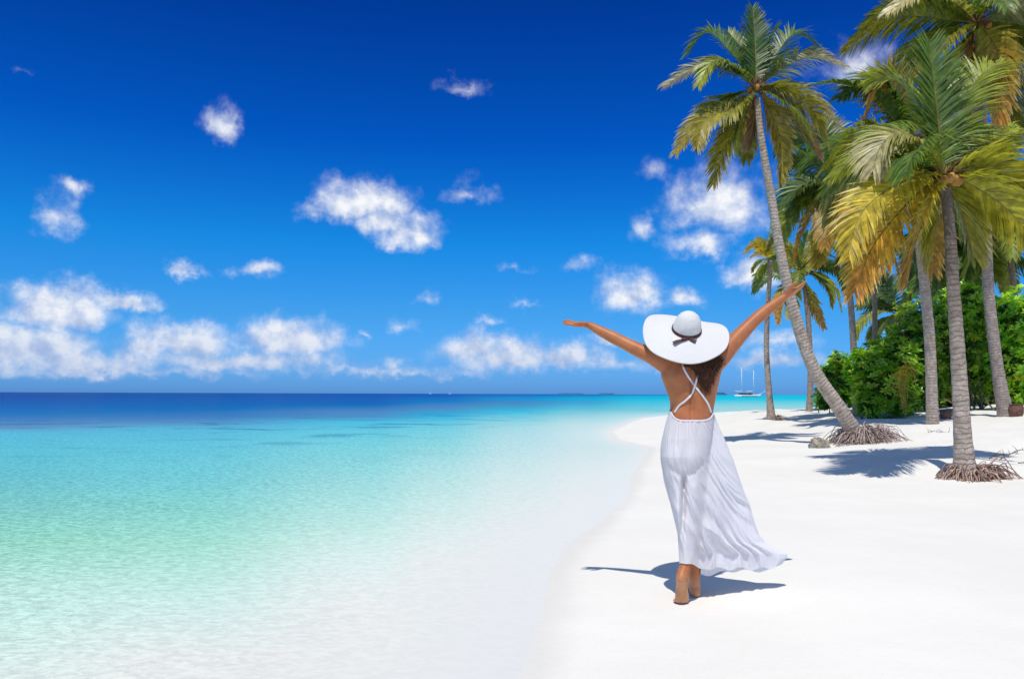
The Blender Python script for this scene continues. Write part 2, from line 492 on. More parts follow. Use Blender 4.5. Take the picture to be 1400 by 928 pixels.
def water_material():
    m, t, out = material('lagoon water')
    p = t.pos()
    colr = t.attr('wcol').outputs['Color']
    reef = t.attr('reef').outputs['Fac']
    # patches of reef and sea grass on the lagoon floor
    pr = t.vmath('MULTIPLY', p, (0.30, 0.42, 0))
    rn = t.noise(pr, 1.0, 6, 0.62, 0.4)
    rm = t.math('MULTIPLY', t.smooth(rn, 0.525, 0.64), reef)
    colr = t.mixc(t.math('MULTIPLY', rm, 0.62), colr, (0.03, 0.18, 0.34))
    # ripple glints and dark troughs painted into the water colour
    rp = t.vmath('MULTIPLY', p, (1.0, 1.6, 0))
    vn = t.noise(rp, 12.0, 4, 0.65, 0.9)
    calm = t.attr('wave').outputs['Fac']
    fleck = t.math('MULTIPLY_ADD', t.math('SUBTRACT', t.smooth(vn, 0.35, 0.65), 0.55), t.math('MULTIPLY', calm, 0.5), 1.0)
    nd = t.new('ShaderNodeVectorMath', operation='SCALE'); t.link(colr, nd.inputs[0]); t.link(fleck, nd.inputs['Scale'])
    colr = nd.outputs[0]
    # waves
    wv = t.vmath('MULTIPLY', p, (0.75, 1.5, 1))
    w1 = t.noise(wv, 8.5, 3, 0.6, 0.7)
    w2 = t.noise(wv, 21, 3, 0.6, 0.4)
    w3 = t.noise(t.vmath('MULTIPLY', p, (0.2, 0.5, 1)), 0.5, 4, 0.6)
    h = t.math('ADD', t.math('ADD', t.math('MULTIPLY', w1, 0.040), t.math('MULTIPLY', w2, 0.012)), t.math('MULTIPLY', w3, 0.25))
    bp = t.new('ShaderNodeBump'); bp.inputs['Distance'].default_value = 1.0
    t.link(h, bp.inputs['Height']); t.link(calm, bp.inputs['Strength'])
    df = t.new('ShaderNodeBsdfDiffuse'); t.link(colr, df.inputs[0]); t.link(bp.outputs[0], df.inputs['Normal'])
    gl = t.new('ShaderNodeBsdfGlossy'); gl.inputs['Roughness'].default_value = 0.1; t.link(bp.outputs[0], gl.inputs['Normal'])
    fr = t.new('ShaderNodeFresnel'); fr.inputs['IOR'].default_value = 1.33; t.link(bp.outputs[0], fr.inputs['Normal'])
    b = t.new('ShaderNodeMixShader'); t.link(t.math('MINIMUM', t.math('MULTIPLY', fr.outputs[0], 0.5), 0.11), b.inputs[0])
    t.link(df.outputs[0], b.inputs[1]); t.link(gl.outputs[0], b.inputs[2])
    t.link(b.outputs[0], out.inputs[0])
    return m

X, Y, Fc, na = polar_grid(1.0, 30000, 380, 0.16)
S = shore_dist(X, Y)
W = np.stack([X, Y, np.zeros(len(X))], 1)
fx = np.where(Y > 0.3, X / np.maximum(Y, .3), np.sign(X) * 3)
px, py = pix(np.stack([X, np.maximum(Y, 0.6), np.zeros(len(X))], 1))
wc = sea_colour(np.clip(px, -400, 1800), np.where(Y > 0.6, py, 930))
WATER_GAIN = 1.10
wc = np.clip(wc / WATER_GAIN * np.array([1.02, 1.00, .90]), 0.0, 0.86)
wc = np.maximum(wc - np.clip((582 - py) / 25, 0, 1)[:, None] * np.array([.03, .03, .03]), .002)
kk = np.exp(np.minimum(S, 0) / 0.45)[:, None] * .85
wc = wc * (1 - kk) + np.array([.775, .755, .71]) * kk
body = np.clip((-S - 0.05) / 2.4, 0, 1); body = body * body * (3 - 2 * body)
reef = np.exp(-((np.log(np.maximum(py - 534, 1)) - math.log(46)) / 0.55) ** 2) * (Y > 1) * np.clip((-S - 3) / 5, 0, 1)
dist = np.hypot(X, Y)
wave = 0.06 + 0.94 * np.clip((-S - .3) / 4.5, 0, 1)
# light foam line where the last wavelet dies on the sand
foam = np.exp(-((S + 0.10) / 0.05) ** 2)
water = fast_mesh('sea', W, Fc, water_material(), cols={'wcol': wc}, floats={'reef': reef, 'body': body, 'wave': wave}, na=na)
water['kind'] = 'structure'

# ------------------------------------------------------------------ palms
def frond_material():
    m, t, out = material('palm frond')
    tint = t.attr('tint').outputs['Color']
    n = t.noise(t.pos(), 9.0, 4)
    k = t.smooth(n, 0.3, 0.7, 0.75, 1.25)
    nd = t.new('ShaderNodeVectorMath', operation='SCALE'); t.link(tint, nd.inputs[0]); t.link(k, nd.inputs['Scale'])
    b = principled(t, nd.outputs[0], 0.42, 0.5)
    tl = t.new('ShaderNodeBsdfTranslucent')
    tc = t.mixc(1.0, nd.outputs[0], (1.5, 1.45, 0.6), 'MULTIPLY'); t.link(tc, tl.inputs[0])
    mx = t.new('ShaderNodeMixShader'); mx.inputs[0].default_value = 0.36
    t.link(b.outputs[0], mx.inputs[1]); t.link(tl.outputs[0], mx.inputs[2]); t.link(mx.outputs[0], out.inputs[0])
    return m
M_FROND = frond_material()

def trunk_material(name, low, high, ringscale):
    m, t, out = material(name)
    p = t.pos()
    al = t.attr('along').outputs['Fac']
    tint = t.attr('tint').outputs['Color']
    n = t.noise(p, 9, 6, 0.65)
    n2 = t.noise(t.vmath('MULTIPLY', p, (1, 1, 0.25)), 40, 4, 0.7)
    ph = t.math('ADD', t.math('MULTIPLY', al, ringscale), t.math('MULTIPLY', t.noise(p, 5, 4, 0.65), 2.2))
    saw = t.math('FRACT', ph)
    ring = t.smooth(saw, 0.0, 0.28, 1.0, 0.0)
    c = t.mixc(t.smooth(n, 0.3, 0.72), low, high)
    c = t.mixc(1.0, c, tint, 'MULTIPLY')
    c = t.mixc(t.math('MULTIPLY', t.math('MULTIPLY', ring, t.smooth(n2, .3, .6, .3, 1.0)), 0.42), c, (0.10, 0.082, 0.072))
    c = t.mixc(t.math('MULTIPLY', t.smooth(n2, 0.5, 0.75), 0.5), c, (0.14, 0.115, 0.10))
    lich = t.smooth(t.noise(p, 5, 5, 0.7), 0.62, 0.68)
    c = t.mixc(t.math('MULTIPLY', lich, 0.4), c, (0.55, 0.53, 0.50))
    h = t.math('ADD', t.math('MULTIPLY', ring, -0.55), t.math('ADD', t.math('MULTIPLY', n2, 0.6), n))
    b = principled(t, c, 0.9, 0.15, t.bump(h, 0.8, 0.03))
    t.link(b.outputs[0], out.inputs[0])
    return m
M_TRUNK = trunk_material('palm bark', (0.36, 0.285, 0.225), (0.60, 0.505, 0.42), 14.0)

def tint_material(name, rough=0.8, spec=0.2, var=0.35, scale=30, bump=0.0):
    m, t, out = material(name)
    n = t.noise(t.pos(), scale, 5, 0.6)
    k = t.smooth(n, 0.3, 0.7, 1 - var, 1 + var)
    nd = t.new('ShaderNodeVectorMath', operation='SCALE'); t.link(t.attr('tint').outputs['Color'], nd.inputs[0]); t.link(k, nd.inputs['Scale'])
    b = principled(t, nd.outputs[0], rough, spec, t.bump(n, 0.6, bump) if bump else None)
    t.link(b.outputs[0], out.inputs[0])
    return m
M_ROOT = tint_material('fibrous root', 0.9, 0.1, 0.4, 25)
M_FIBRE = tint_material('palm fibre', 0.9, 0.1, 0.4, 30)
M_NUT = tint_material('coconut husk', 0.55, 0.35, 0.25, 12)

GREEN = np.array((0.120, 0.200, 0.026)); DARK = np.array((0.070, 0.140, 0.028)); BLUEG = np.array((0.090, 0.165, 0.055))
YEL = np.array((0.56, 0.49, 0.04)); GOLD = np.array((0.62, 0.47, 0.045)); ORA = np.array((0.56, 0.29, 0.05)); BRN = np.array((0.36, 0.21, 0.085)); STRAW = np.array((0.66, 0.57, 0.32))
YG = np.array((0.34, 0.37, 0.036))

def frond(path, leaf_len, pairs, c0, c1, rach=(0.30, 0.24, 0.05), width=0.034, droop=0.75, seed=0, dry=0.0, vang=0.30, base_w=0.03, twist=0.0):
    """one palm leaf along a 3-D path: rachis plus two rows of folded, hanging leaflets"""
    r = np.random.default_rng(seed)
    pts = catmull(path, 26)
    L = np.linalg.norm(np.diff(pts, axis=0), axis=1).sum()
    T, N, B = frames(pts, (0, 0, 1))
    # side vector stays level so that the leaf's two rows hang evenly
    S_ = np.cross(T, (0, 0, 1.0)); ln = np.linalg.norm(S_, axis=1)[:, None]
    side = np.where(ln > 0.25, S_ / (ln + 1e-9), N)
    for i in range(1, len(side)):
        if np.dot(side[i], side[i - 1]) < 0: side[i] = -side[i]
        side[i] = unit(side[i] * 0.5 + side[i - 1] * 0.5 - T[i] * np.dot(side[i] * 0.5 + side[i - 1] * 0.5, T[i]))
    if T[4:18, 2].mean() > .85:                     # an upright leaf faces the open beach
        for i in range(len(side)): side[i] = unit(np.array([1., .12, 0]) - T[i] * np.dot(np.array([1., .12, 0]), T[i]))
    nrm = np.cross(side, T)
    if nrm[3:12, 2].mean() < 0: nrm = -nrm
    tw = twist * np.clip(np.linspace(0, 1, len(pts)) / .3, 0, 1)[:, None]
    side, nrm = side * np.cos(tw) + nrm * np.sin(tw), nrm * np.cos(tw) - side * np.sin(tw)
    mb = MB()
    ts = np.linspace(0, 1, len(pts))
    rad = base_w * (1 - 0.88 * ts)
    V, f = tube(pts, rad, 5, True, rad * 0.7)
    rc = np.asarray(rach)
    mb.add(V, f, np.repeat(rc[None] * (1 - 0.0 * ts[:, None]) + 0.0, 5, 0))
    VV = []; FF = []; CC = []; n = 0
    for sgn in (-1, 1):
        for k in range(pairs):
            t = 0.10 + 0.90 * (k + 0.5 + r.uniform(-.3, .3)) / pairs
            t = min(max(t, 0.08), 0.999)
            u = t * (len(pts) - 1); i = min(int(u), len(pts) - 2); fu = u - i
            p0 = pts[i] * (1 - fu) + pts[i + 1] * fu
            Td = unit(T[i] * (1 - fu) + T[i + 1] * fu); Sd = side[i] * sgn; Nd = nrm[i]
            prof = min(1.0, 0.30 + 2.6 * (t - 0.06)) * (1.0 - 0.62 * max(0, (t - 0.5) / 0.5) ** 1.6)
            ll = leaf_len * prof * r.uniform(0.82, 1.1)
            if r.random() < 0.05: ll *= r.uniform(0.4, 0.8)
            ang = R(66 - 36 * t + r.uniform(-7, 7))
            d0 = unit(Td * math.cos(ang) + Sd * math.sin(ang) * math.cos(vang) + Nd * math.sin(ang) * math.sin(vang) + r.normal(0, .05, 3))
            dr = droop * r.uniform(0.7, 1.3)
            w = width * (0.55 + 0.45 * prof) * r.uniform(.8, 1.15)
            wdir = unit(np.cross(d0, Nd) + 0.5 * Nd * sgn * r.uniform(.2, 1.1))
            q = p0.copy(); dd = d0.copy(); prev = None
            cc = c0 * (1 - t) + c1 * t
            cc = cc * r.uniform(0.7, 1.3)
            tipc = cc * 0.6 + 0.4 * (BRN if dry < .5 else STRAW)
            ns = 4
            fr = (0.0, 0.30, 0.62, 1.0); ws = (0.55, 1.0, 0.8, 0.05)
            for j in range(ns):
                if j:
                    q = q + dd * ll * (fr[j] - fr[j - 1])
                dd = unit(dd + np.array((0, 0, -1.0)) * dr * (0.30 + 0.35 * j) * 0.8)
                wd = unit(wdir - dd * np.dot(wdir, dd))
                hw = wd * w * ws[j] * 0.5
                VV.append(q - hw); VV.append(q + hw)
                c_ = cc if j < 2 else (cc if j == 2 else (tipc if r.random() < .3 + dry else cc))
                CC.append(c_); CC.append(c_)
                if j: FF.append((n + 2 * j - 2, n + 2 * j - 1, n + 2 * j + 1, n + 2 * j))
            n += 2 * ns
    mb.add(np.array(VV), FF, np.array(CC))
    return mb

def trunk_mesh(path, r_low, r_high, flare=1.4, flare_len=0.5, nseg=22, dark_top=0.0, tint=(1, 1, 1)):
    n = 90
    pts = catmull(path, n)
    seg = np.concatenate([[0], np.cumsum(np.linalg.norm(np.diff(pts, axis=0), axis=1))]); L = seg[-1]
    u = seg / L
    rad = r_low * (1 - u) + r_high * u
    rad = rad * (1 + (flare - 1) * np.exp(-seg / flare_len))
    # old leaf scars give the outline a slight step
    rad = rad * (1 + 0.022 * np.sin(seg * 2 * np.pi * 4.5 + np.sin(seg * 3)) + 0.012 * np.sin(seg * 17.0))
    V, f = tube(pts, rad, nseg, True, None, (0, 1, 0))
    a = np.repeat(seg, nseg)
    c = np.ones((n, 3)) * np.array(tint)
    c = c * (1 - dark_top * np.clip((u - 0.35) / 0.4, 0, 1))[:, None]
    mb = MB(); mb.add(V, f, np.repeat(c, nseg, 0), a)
    return mb, pts

def root_mass(center, spread, count, seed, height, right=(1, 0), c=(0.40, 0.31, 0.275), reach=(1., 1.)):
    """a skirt of exposed roots falling from the trunk's foot to the sand"""
    r = np.random.default_rng(seed); mb = MB()
    for _ in range(count):
        a = r.uniform(0, 2 * math.pi)
        d = np.array([math.cos(a) * (reach[1] if math.cos(a) > 0 else reach[0]), math.sin(a) * 0.8, 0])
        lump = 1 + .35 * mnoise.noise(Vector((math.cos(a) * 2.2, math.sin(a) * 2.2, seed)))
        st = center + d * spread * r.uniform(0.1, 0.62) + np.array([0, 0, height * r.uniform(0.3, 1.05) * lump])
        en = center + d * spread * lump * (r.uniform(0.55, 1.05) if r.random() < .9 else r.uniform(1.0, 1.4)) + r.normal(0, .05, 3) * np.array([1, 1, 0])
        en[2] = g1(en[0], en[1]) - 0.03
        mid = st * 0.5 + en * 0.5 + np.array([0, 0, height * r.uniform(-0.05, .42)]) + r.normal(0, .04, 3)
        pts = catmull([st, mid, en + r.normal(0, .01, 3)], 7)
        rr = np.linspace(1, .55, 7) * r.uniform(0.006, 0.012)
        V, f = tube(pts, rr, 5)
        mb.add(V, f, np.asarray(c) * r.uniform(.4, 1.4))
    return mb

def crown_extras(root, c, d, seed, nuts=3, spathe=True):
    """brown fibre at the leaf bases, dead sheaths, nuts"""
    r = np.random.default_rng(seed); mb = MB()
    for _ in range(60):
        a = r.uniform(0, 6.283); e = r.uniform(-.4, 1.2)
        dd = np.array([math.cos(a) * math.cos(e), math.sin(a) * math.cos(e), math.sin(e)])
        st = c + dd * 0.05; en = c + dd * r.uniform(0.22, 0.5) * d
        mid = (st + en) / 2 + r.normal(0, .03, 3)
        pts = catmull([st, mid, en], 6)
        V, f = tube(pts, np.linspace(.022, .004, 6) * d, 5)
        mb.add(V, f, np.array((.20, .115, .06)) * r.uniform(.5, 1.5))
    mb.build('leaf_base_fibre', M_FIBRE, root)
    for k in range(nuts):
        a = r.uniform(0, 6.283)
        p = c + np.array([math.cos(a) * .2, -abs(math.sin(a)) * .2, -0.02 - .12 * r.random()]) * d
        prof = [(0.001, -.085), (.04, -.075), (.066, -.04), (.072, 0), (.064, .045), (.038, .08), (.001, .092)]
        V, f = lathe([(q * d, h * d) for q, h in prof], p, np.array([1., 0, 0]), np.array([0, 1., 0]), np.array([.15, -.1, .98]), 12)
        m2 = MB(); m2.add(V, f, np.array((.38, .19, .04)) * r.uniform(.7, 1.1)); m2.build('coconut', M_NUT, root)

def auto_frond(c, az, el, length, bend, r):
    """frond path leaving the crown at azimuth az, elevation el, bending down by bend radians"""
    pts = [c.copy()]; p = c.copy(); n = 6
    for i in range(n):
        e = el - bend * ((i + 0.5) / n) ** 1.2
        p = p + np.array([math.cos(az) * math.cos(e), math.sin(az) * math.cos(e), math.sin(e)]) * length / n
        pts.append(p.copy())
    return pts

def palm(label, trunk_px, depth, r_low, r_high, crown_px, hand, n_auto, flen, leaf, seed, pal, flare=1.4, flare_len=.5, dark_top=0.0, pairs=84,
         base_d=None, nuts=3, auto_el=(-0.9, 1.3), yellow=0.3, tint=(1, 1, 1), group='coconut palms of the grove', width=.05):
    """trunk_px: pixels from base to crown; the base is dropped to the ground under it"""
    r = np.random.default_rng(seed)
    tp = []
    nT = len(trunk_px)
    for i, q in enumerate(trunk_px):
        dd = depth if len(q) == 2 else depth + q[2]
        tp.append(P(q[0], q[1], dd))
    tp = np.array(tp)
    base = tp[0].copy(); gz = g1(base[0], base[1])
    base_loc = np.array([base[0], base[1], gz])
    tp[0][2] = min(tp[0][2], gz) - 0.06
    root = thing('palm_tree', label, 'palm tree', base_loc, group)
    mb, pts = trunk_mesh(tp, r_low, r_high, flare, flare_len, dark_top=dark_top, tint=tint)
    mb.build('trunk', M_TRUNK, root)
    c = P(crown_px[0], crown_px[1], depth if len(crown_px) == 2 else depth + crown_px[2])
    crown_extras(root, c, flen / 2.2, seed + 7, nuts)
    k = 0
    for h in hand:
        pts_px, dd, ca, cb, droop = h[:5]
        dry = h[5] if len(h) > 5 else 0.1
        n = len(pts_px)
        path = [c]
        for i, (x, y) in enumerate(pts_px):
            path.append(P(x, y, depth + (crown_px[2] if len(crown_px) > 2 else 0) + dd * (i + 1) / n))
        L = sum(np.linalg.norm(path[i + 1] - path[i]) for i in range(len(path) - 1))
        frond(path, leaf * r.uniform(.9, 1.1), pairs, np.asarray(ca), np.asarray(cb), droop=droop * .62, seed=seed * 100 + k, dry=dry, width=width, twist=0.0 if (abs(path[-1][0] - c[0]) < .25 * L and path[-1][2] > c[2]) else r.choice([-1, 1]) * r.uniform(.5, 1.0),
              base_w=.026 * flen / 2.2).build('frond', M_FROND, root)
        k += 1
    for j in range(n_auto):
        fr = (j + .5) / n_auto
        az = j * 2.399963 + seed
        el = auto_el[1] + (auto_el[0] - auto_el[1]) * fr
        el += r.uniform(-.15, .15)
        path = auto_frond(c, az, el, flen * r.uniform(.85, 1.1), 1.15 + .35 * r.random() if el > -.3 else .7, r)
        old = np.clip((0.35 - el) / 1.2, 0, 1)
        ca = pal[0] * (1 - old) + pal[1] * old
        cb = pal[0] * (1 - old) + (pal[2] if r.random() < yellow + .3 * old else pal[1]) * old
        frond(path, leaf * r.uniform(.85, 1.1), pairs, ca, cb, droop=r.uniform(.35, .75), twist=r.normal(0, .5), seed=seed * 100 + 50 + k, dry=.1 + .4 * old, width=width,
              base_w=.026 * flen / 2.2).build('frond', M_FROND, root)
        k += 1
    return root, c, base_loc

# --- A: tall palm leaning out over the beach
OLV = YG * .45 + ORA * .38
hA = [
 ([(1033, 70), (1029, 12)], .25, DARK, DARK * 1.1, .28),
 ([(1020, 75), (996, 44)], .7, GREEN, GREEN, .4),
 ([(1005, 78), (968, 45), (940, 72)], .4, DARK * 1.2, GREEN, .5),
 ([(1005, 100), (957, 92), (908, 117)], .1, GREEN, STRAW * .5, .7),
 ([(1005, 92), (975, 84), (955, 116)], -.5, GREEN, YG, .8),
 ([(995, 135), (955, 165), (925, 208)], -.1, YG * .6, OLV, .55, .5),
 ([(1005, 145), (965, 165), (953, 200)], -.6, YG * .7, OLV, .6, .5),
 ([(1012, 160), (990, 205), (975, 252)], -.1, YG * .7, OLV, .5, .5),
 ([(1030, 165), (1025, 195)], .35, BRN * .8, BRN * .6, .6, .7),
 ([(1052, 150), (1068, 195), (1068, 248)], -.3, OLV, OLV, .5, .6),
 ([(1062, 150), (1100, 180), (1120, 215)], .1, YG * .6, BRN, .6, .5),
 ([(1060, 118), (1105, 128), (1146, 172)], -.4, YG * .7, STRAW * .5, .75),
 ([(1060, 100), (1110, 76), (1154, 90)], .1, GREEN, STRAW * .6, .75),
 ([(1055, 85), (1085, 47), (1118, 62)], .3, DARK, GREEN, .45),
 ([(1062, 125), (1108, 150), (1130, 195)], -.7, YG * .8, OLV, .7, .5),
 ([(1040, 80), (1062, 40)], .9, DARK, DARK, .4),
]
pA, cA, bA = palm('tall palm leaning left over the beach from a bank of bare roots', [(1178, 585, .1), (1147, 557), (1113, 505), (1088, 435), (1068, 350), (1053, 262), (1041, 190), (1035, 135)], 16.6,
     .148, .062, (1034, 122), hA, 4, 1.7, .56, 3, (GREEN, YG * .7, ORA), flare=1.25, flare_len=.6, auto_el=(-.9, -.2), nuts=4, width=.038, pairs=96)
cr_ = P(1185, 590, 16.7)
rb = root_mass(np.array([cr_[0] - .1, cr_[1], g1(cr_[0], cr_[1] - .3)]), .78, 430, 21, .34, reach=(.85, 1.0)); rb.build('root_mass', M_ROOT, pA)

# --- B: near palm on the right
hB = [
 ([(1281, 150), (1271, 58)], .15, GREEN * .9, GREEN, .25),
 ([(1262, 200), (1225, 184), (1203, 202), (1194, 232)], -.25, YG * .8, STRAW * .8, .8, .3),
 ([(1262, 238), (1207, 264), (1174, 298), (1160, 348)], -.55, YEL * .9, GOLD * .9, .65, .4),
 ([(1255, 264), (1197, 331), (1168, 400)], -.35, YEL, ORA * 1.2, .6, .6),
 ([(1272, 275), (1252, 330), (1240, 385)], -.7, YG, ORA, .5, .6),
 ([(1282, 290), (1272, 355)], .4, YG, YEL * .7, .5),
 ([(1315, 290), (1332, 350)], .45, YG, YEL * .7, .5),
 ([(1320, 230), (1354, 233), (1400, 258), (1428, 300)], -.3, YG, YEL, .8),
 ([(1325, 252), (1377, 286), (1420, 335)], -.4, YG, YEL, .75),
 ([(1319, 215), (1345, 197), (1395, 181), (1440, 200)], .2, YG * .9, YG, .85),
 ([(1305, 175), (1335, 110), (1372, 85)], .4, GREEN, YG, .5),
 ([(1270, 175), (1232, 115), (1190, 108)], .6, GREEN, YG, .6),
 ([(1255, 225), (1195, 205), (1140, 240)], .6, YG * .7, YG, .8),
]
pB, cB, bB = palm('nearest palm, straight ringed trunk with a skirt of brown roots and yellowing fronds', [(1320, 648), (1317, 610), (1313, 540), (1308, 460), (1303, 390), (1299, 320), (1293, 258)], 11.0,
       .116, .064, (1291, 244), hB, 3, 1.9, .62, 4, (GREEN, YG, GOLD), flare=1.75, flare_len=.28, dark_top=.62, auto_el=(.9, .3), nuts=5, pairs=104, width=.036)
cb_ = P(1325, 640, 11.0)
rb = root_mass(np.array([cb_[0] + .02, cb_[1], g1(cb_[0], cb_[1])]), .42, 420, 22, .20, reach=(.95, 1.5), c=(0.42, 0.29, .235)); rb.build('root_mass', M_ROOT, pB)

# --- C: tall palm at the upper right
hC = [
 ([(1300, 28), (1240, 22), (1196, 38), (1155, 70)], -.3, GREEN, YEL * .6, .75, .4),
 ([(1305, 5), (1262, -12), (1212, 18)], -.9, YG, STRAW * .9, .8, .4),
 ([(1300, 42), (1250, 66), (1226, 116)], -.1, YG * .8, YG, .7),
 ([(1352, 50), (1367, 80), (1365, 140)], -1.0, YG, ORA * .9, .7, .4),
 ([(1375, 18), (1415, 14), (1460, 50)], -.5, GREEN, STRAW * .7, .8),
 ([(1372, 55), (1402, 92), (1415, 150)], -.4, YG, STRAW * .8, .7, .5),
 ([(1320, 62), (1295, 105), (1285, 160)], -.5, YG * .7, YG, .6),
 ([(1340, -30), (1345, -90)], .2, GREEN, GREEN, .3),
 ([(1310, -15), (1275, -60), (1230, -65)], .2, GREEN, GREEN, .6),
 ([(1370, -15), (1410, -50), (1460, -40)], .2, GREEN, GREEN, .6),
 ([(1335, 80), (1325, 150)], .2, BRN, ORA * .8, .5, .7),
 ([(1360, 75), (1385, 150), (1388, 195)], .3, YG * .6, YG * .6, .6),
]
palm('tall palm with a curved grey trunk at the right, crown cut by the top edge', [(1376, 562), (1367, 525), (1358, 460), (1351, 390), (1348, 300), (1344, 190), (1340, 90), (1337, 45)], 22,
     .150, .115, (1336, 32), hC, 10, 3.0, .95, 5, (GREEN, YG * .8, ORA), flare=1.5, flare_len=.7, auto_el=(1.2, -1.0), width=.075, tint=(.8, .8, .85))

# --- D: behind the near palm, crown mostly hidden
hD = [
 ([(1222, 140), (1195, 110), (1148, 134)], -.4, DARK * 1.2, BLUEG, .6),
 ([(1228, 135), (1206, 114), (1184, 158)], -.9, YG * .6, ORA * .8, .8, .6),
 ([(1215, 195), (1170, 190), (1122, 236)], -.4, YG * .8, YG, .8),
 ([(1210, 215), (1175, 250), (1155, 320)], -.3, YG * .7, ORA, .6, .6),
 ([(1228, 240), (1215, 300), (1212, 365)], -.5, YG, ORA, .5, .6),
 ([(1255, 245), (1270, 310), (1275, 370)], -.4, YG * .7, ORA * .9, .5, .6),
 ([(1280, 190), (1320, 210), (1340, 260)], -.2, GREEN, YG, .7),
]
palm('palm with a grey trunk bowed to the left, just left of the nearest palm', [(1275, 558), (1273, 510), (1270, 450), (1263, 380), (1255, 310), (1247, 250), (1242, 205)], 20.5,
     .140, .108, (1241, 195), hD, 13, 2.9, .90, 6, (GREEN, YG * .8, ORA), flare=1.15, auto_el=(1.2, -1.0), width=.07, tint=(.9, .9, .92))

# --- E
hE = [
 ([(1115, 225), (1085, 220), (1072, 250)], .2, BLUEG, GREEN, .7),
 ([(1110, 250), (1085, 262), (1062, 305)], 0, BLUEG, GREEN, .7),
 ([(1115, 262), (1085, 290), (1068, 330)], -.3, GREEN, YG, .7),
 ([(1125, 275), (1100, 310), (1085, 360)], -.4, YG * .8, ORA, .6, .5),
 ([(1135, 290), (1125, 330), (1112, 365)], -.3, YG, GOLD * .7, .5, .5),
 ([(1150, 290), (1160, 340), (1158, 380)], -.4, YG * .7, YG, .5),
 ([(1160, 270), (1180, 310), (1190, 370)], -.2, YG * .7, ORA, .5, .6),
 ([(1120, 205), (1085, 185), (1065, 210)], .5, BLUEG, BLUEG, .6),
 ([(1135, 195), (1125, 160)], .5, BLUEG, GREEN, .5),
]
palm('slender palm rising out of the shrubs with a drooping crown, right of the leaning palm', [(1171, 556), (1168, 500), (1165, 440), (1158, 360), (1150, 300), (1145, 268)], 26,
     .105, .085, (1143, 256), hE, 11, 2.6, .82, 8, (BLUEG, YG * .7, ORA), flare=1.3, auto_el=(1.1, -.9), width=.07, tint=(.75, .75, .78))

# --- F
palm('thin palm in the gap between shrubs, only its trunk clear under hanging fronds', [(1196, 500), (1196, 470), (1196, 420), (1195, 370), (1193, 325)], 30,
     .10, .085, (1193, 318), [], 12, 2.2, .7, 9, (GREEN, YG * .7, ORA), auto_el=(1.1, -1.1), width=.07, tint=(.7, .68, .68))

# --- G: small yellow palm on the beach
hG = [
 ([(1046, 340), (1032, 334), (1018, 346)], -.2, GOLD, GOLD * 1.2, .5),
 ([(1040, 345), (1026, 352)], -.5, GOLD, GOLD, .6),
 ([(1055, 335), (1058, 305)], .1, YG, YG, .3),
 ([(1062, 343), (1078, 336), (1092, 350)], -.1, YG, YEL, .6),
 ([(1046, 365), (1036, 382), (1030, 400)], .1, YG, GREEN, .6),
 ([(1062, 362), (1074, 372), (1080, 396)], .1, YG, GREEN, .6),
 ([(1046, 338), (1036, 328)], .2, YG, YEL, .4),
]
pG, _, bG = palm('small slim palm with a yellow-green tuft, alone on the sand behind the raised arm', [(1055, 575), (1051, 530), (1048, 480), (1049, 430), (1052, 385), (1053, 358)], 28,
     .105, .075, (1053, 354), hG, 5, .95, .33, 10, (YG, YG, YEL), flare=2.0, flare_len=.35, pairs=46, nuts=1, auto_el=(.9, -.3), width=.04, group='coconut palms of the grove', tint=(.95, .92, .9))
cg_ = P(1058, 574, 28)
root_mass(np.array([cg_[0], cg_[1], g1(cg_[0], cg_[1])]), .40, 120, 23, .16, reach=(.7, 1.2)).build('root_mass', M_ROOT, pG)

# --- H
hH = [
 ([(1075, 375), (1050, 380), (1032, 398)], 0, GREEN, BLUEG, .7),
 ([(1080, 388), (1066, 410), (1064, 442)], -.3, YG, ORA, .55, .5),
 ([(1088, 395), (1084, 425), (1088, 440)], -.5, YG, GOLD * .8, .5, .5),
 ([(1102, 395), (1112, 420), (1126, 448)], -.3, YG, ORA, .5, .5),
 ([(1115, 375), (1140, 392), (1150, 425)], -.2, YG, YG, .7),
 ([(1120, 362), (1146, 372), (1158, 408)], 0, BLUEG, GREEN, .7),
 ([(1085, 350), (1070, 330)], .3, YEL * .8, GOLD * .7, .5),
 ([(1098, 345), (1105, 318)], .3, GREEN, GREEN, .4),
 ([(1110, 348), (1130, 335), (1145, 345)], .3, GREEN, GREEN, .6),
]
palm('palm behind the raised hand, its crown hanging in gold and green fronds', [(1106, 556), (1108, 520), (1107, 470), (1104, 425), (1099, 385)], 36,
     .13, .105, (1097, 372), hH, 6, 2.0, .62, 12, (GREEN, YG, GOLD), flare=1.2, auto_el=(.9, -.5), pairs=60, width=.08, tint=(.75, .75, .78))

# --- background palms over the shrubs
palm('blue-green palm behind the shrubs, fronds spreading low left of the grey bowed trunk', [(1233, 545), (1232, 500), (1230, 440)], 40,
     .14, .12, (1229, 430), [([(1200, 400), (1172, 420)], 0, BLUEG, BLUEG * 1.2, .6), ([(1200, 425), (1175, 445), (1168, 465)], -.3, YG * .7, YG, .7), ([(1215, 390), (1195, 372)], 0, BLUEG, BLUEG, .6)], 12, 2.2, .7, 13, (BLUEG, GREEN, YG), auto_el=(1.2, -.6), pairs=60, width=.08, nuts=2, yellow=.1)
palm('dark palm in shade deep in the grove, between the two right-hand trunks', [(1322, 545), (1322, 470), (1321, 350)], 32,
     .13, .11, (1321, 335), [], 22, 2.9, .9, 14, (DARK * 1.3, GREEN, YG), auto_el=(1.2, -.9), pairs=60, width=.08, nuts=2, yellow=.1, tint=(.6, .6, .6))
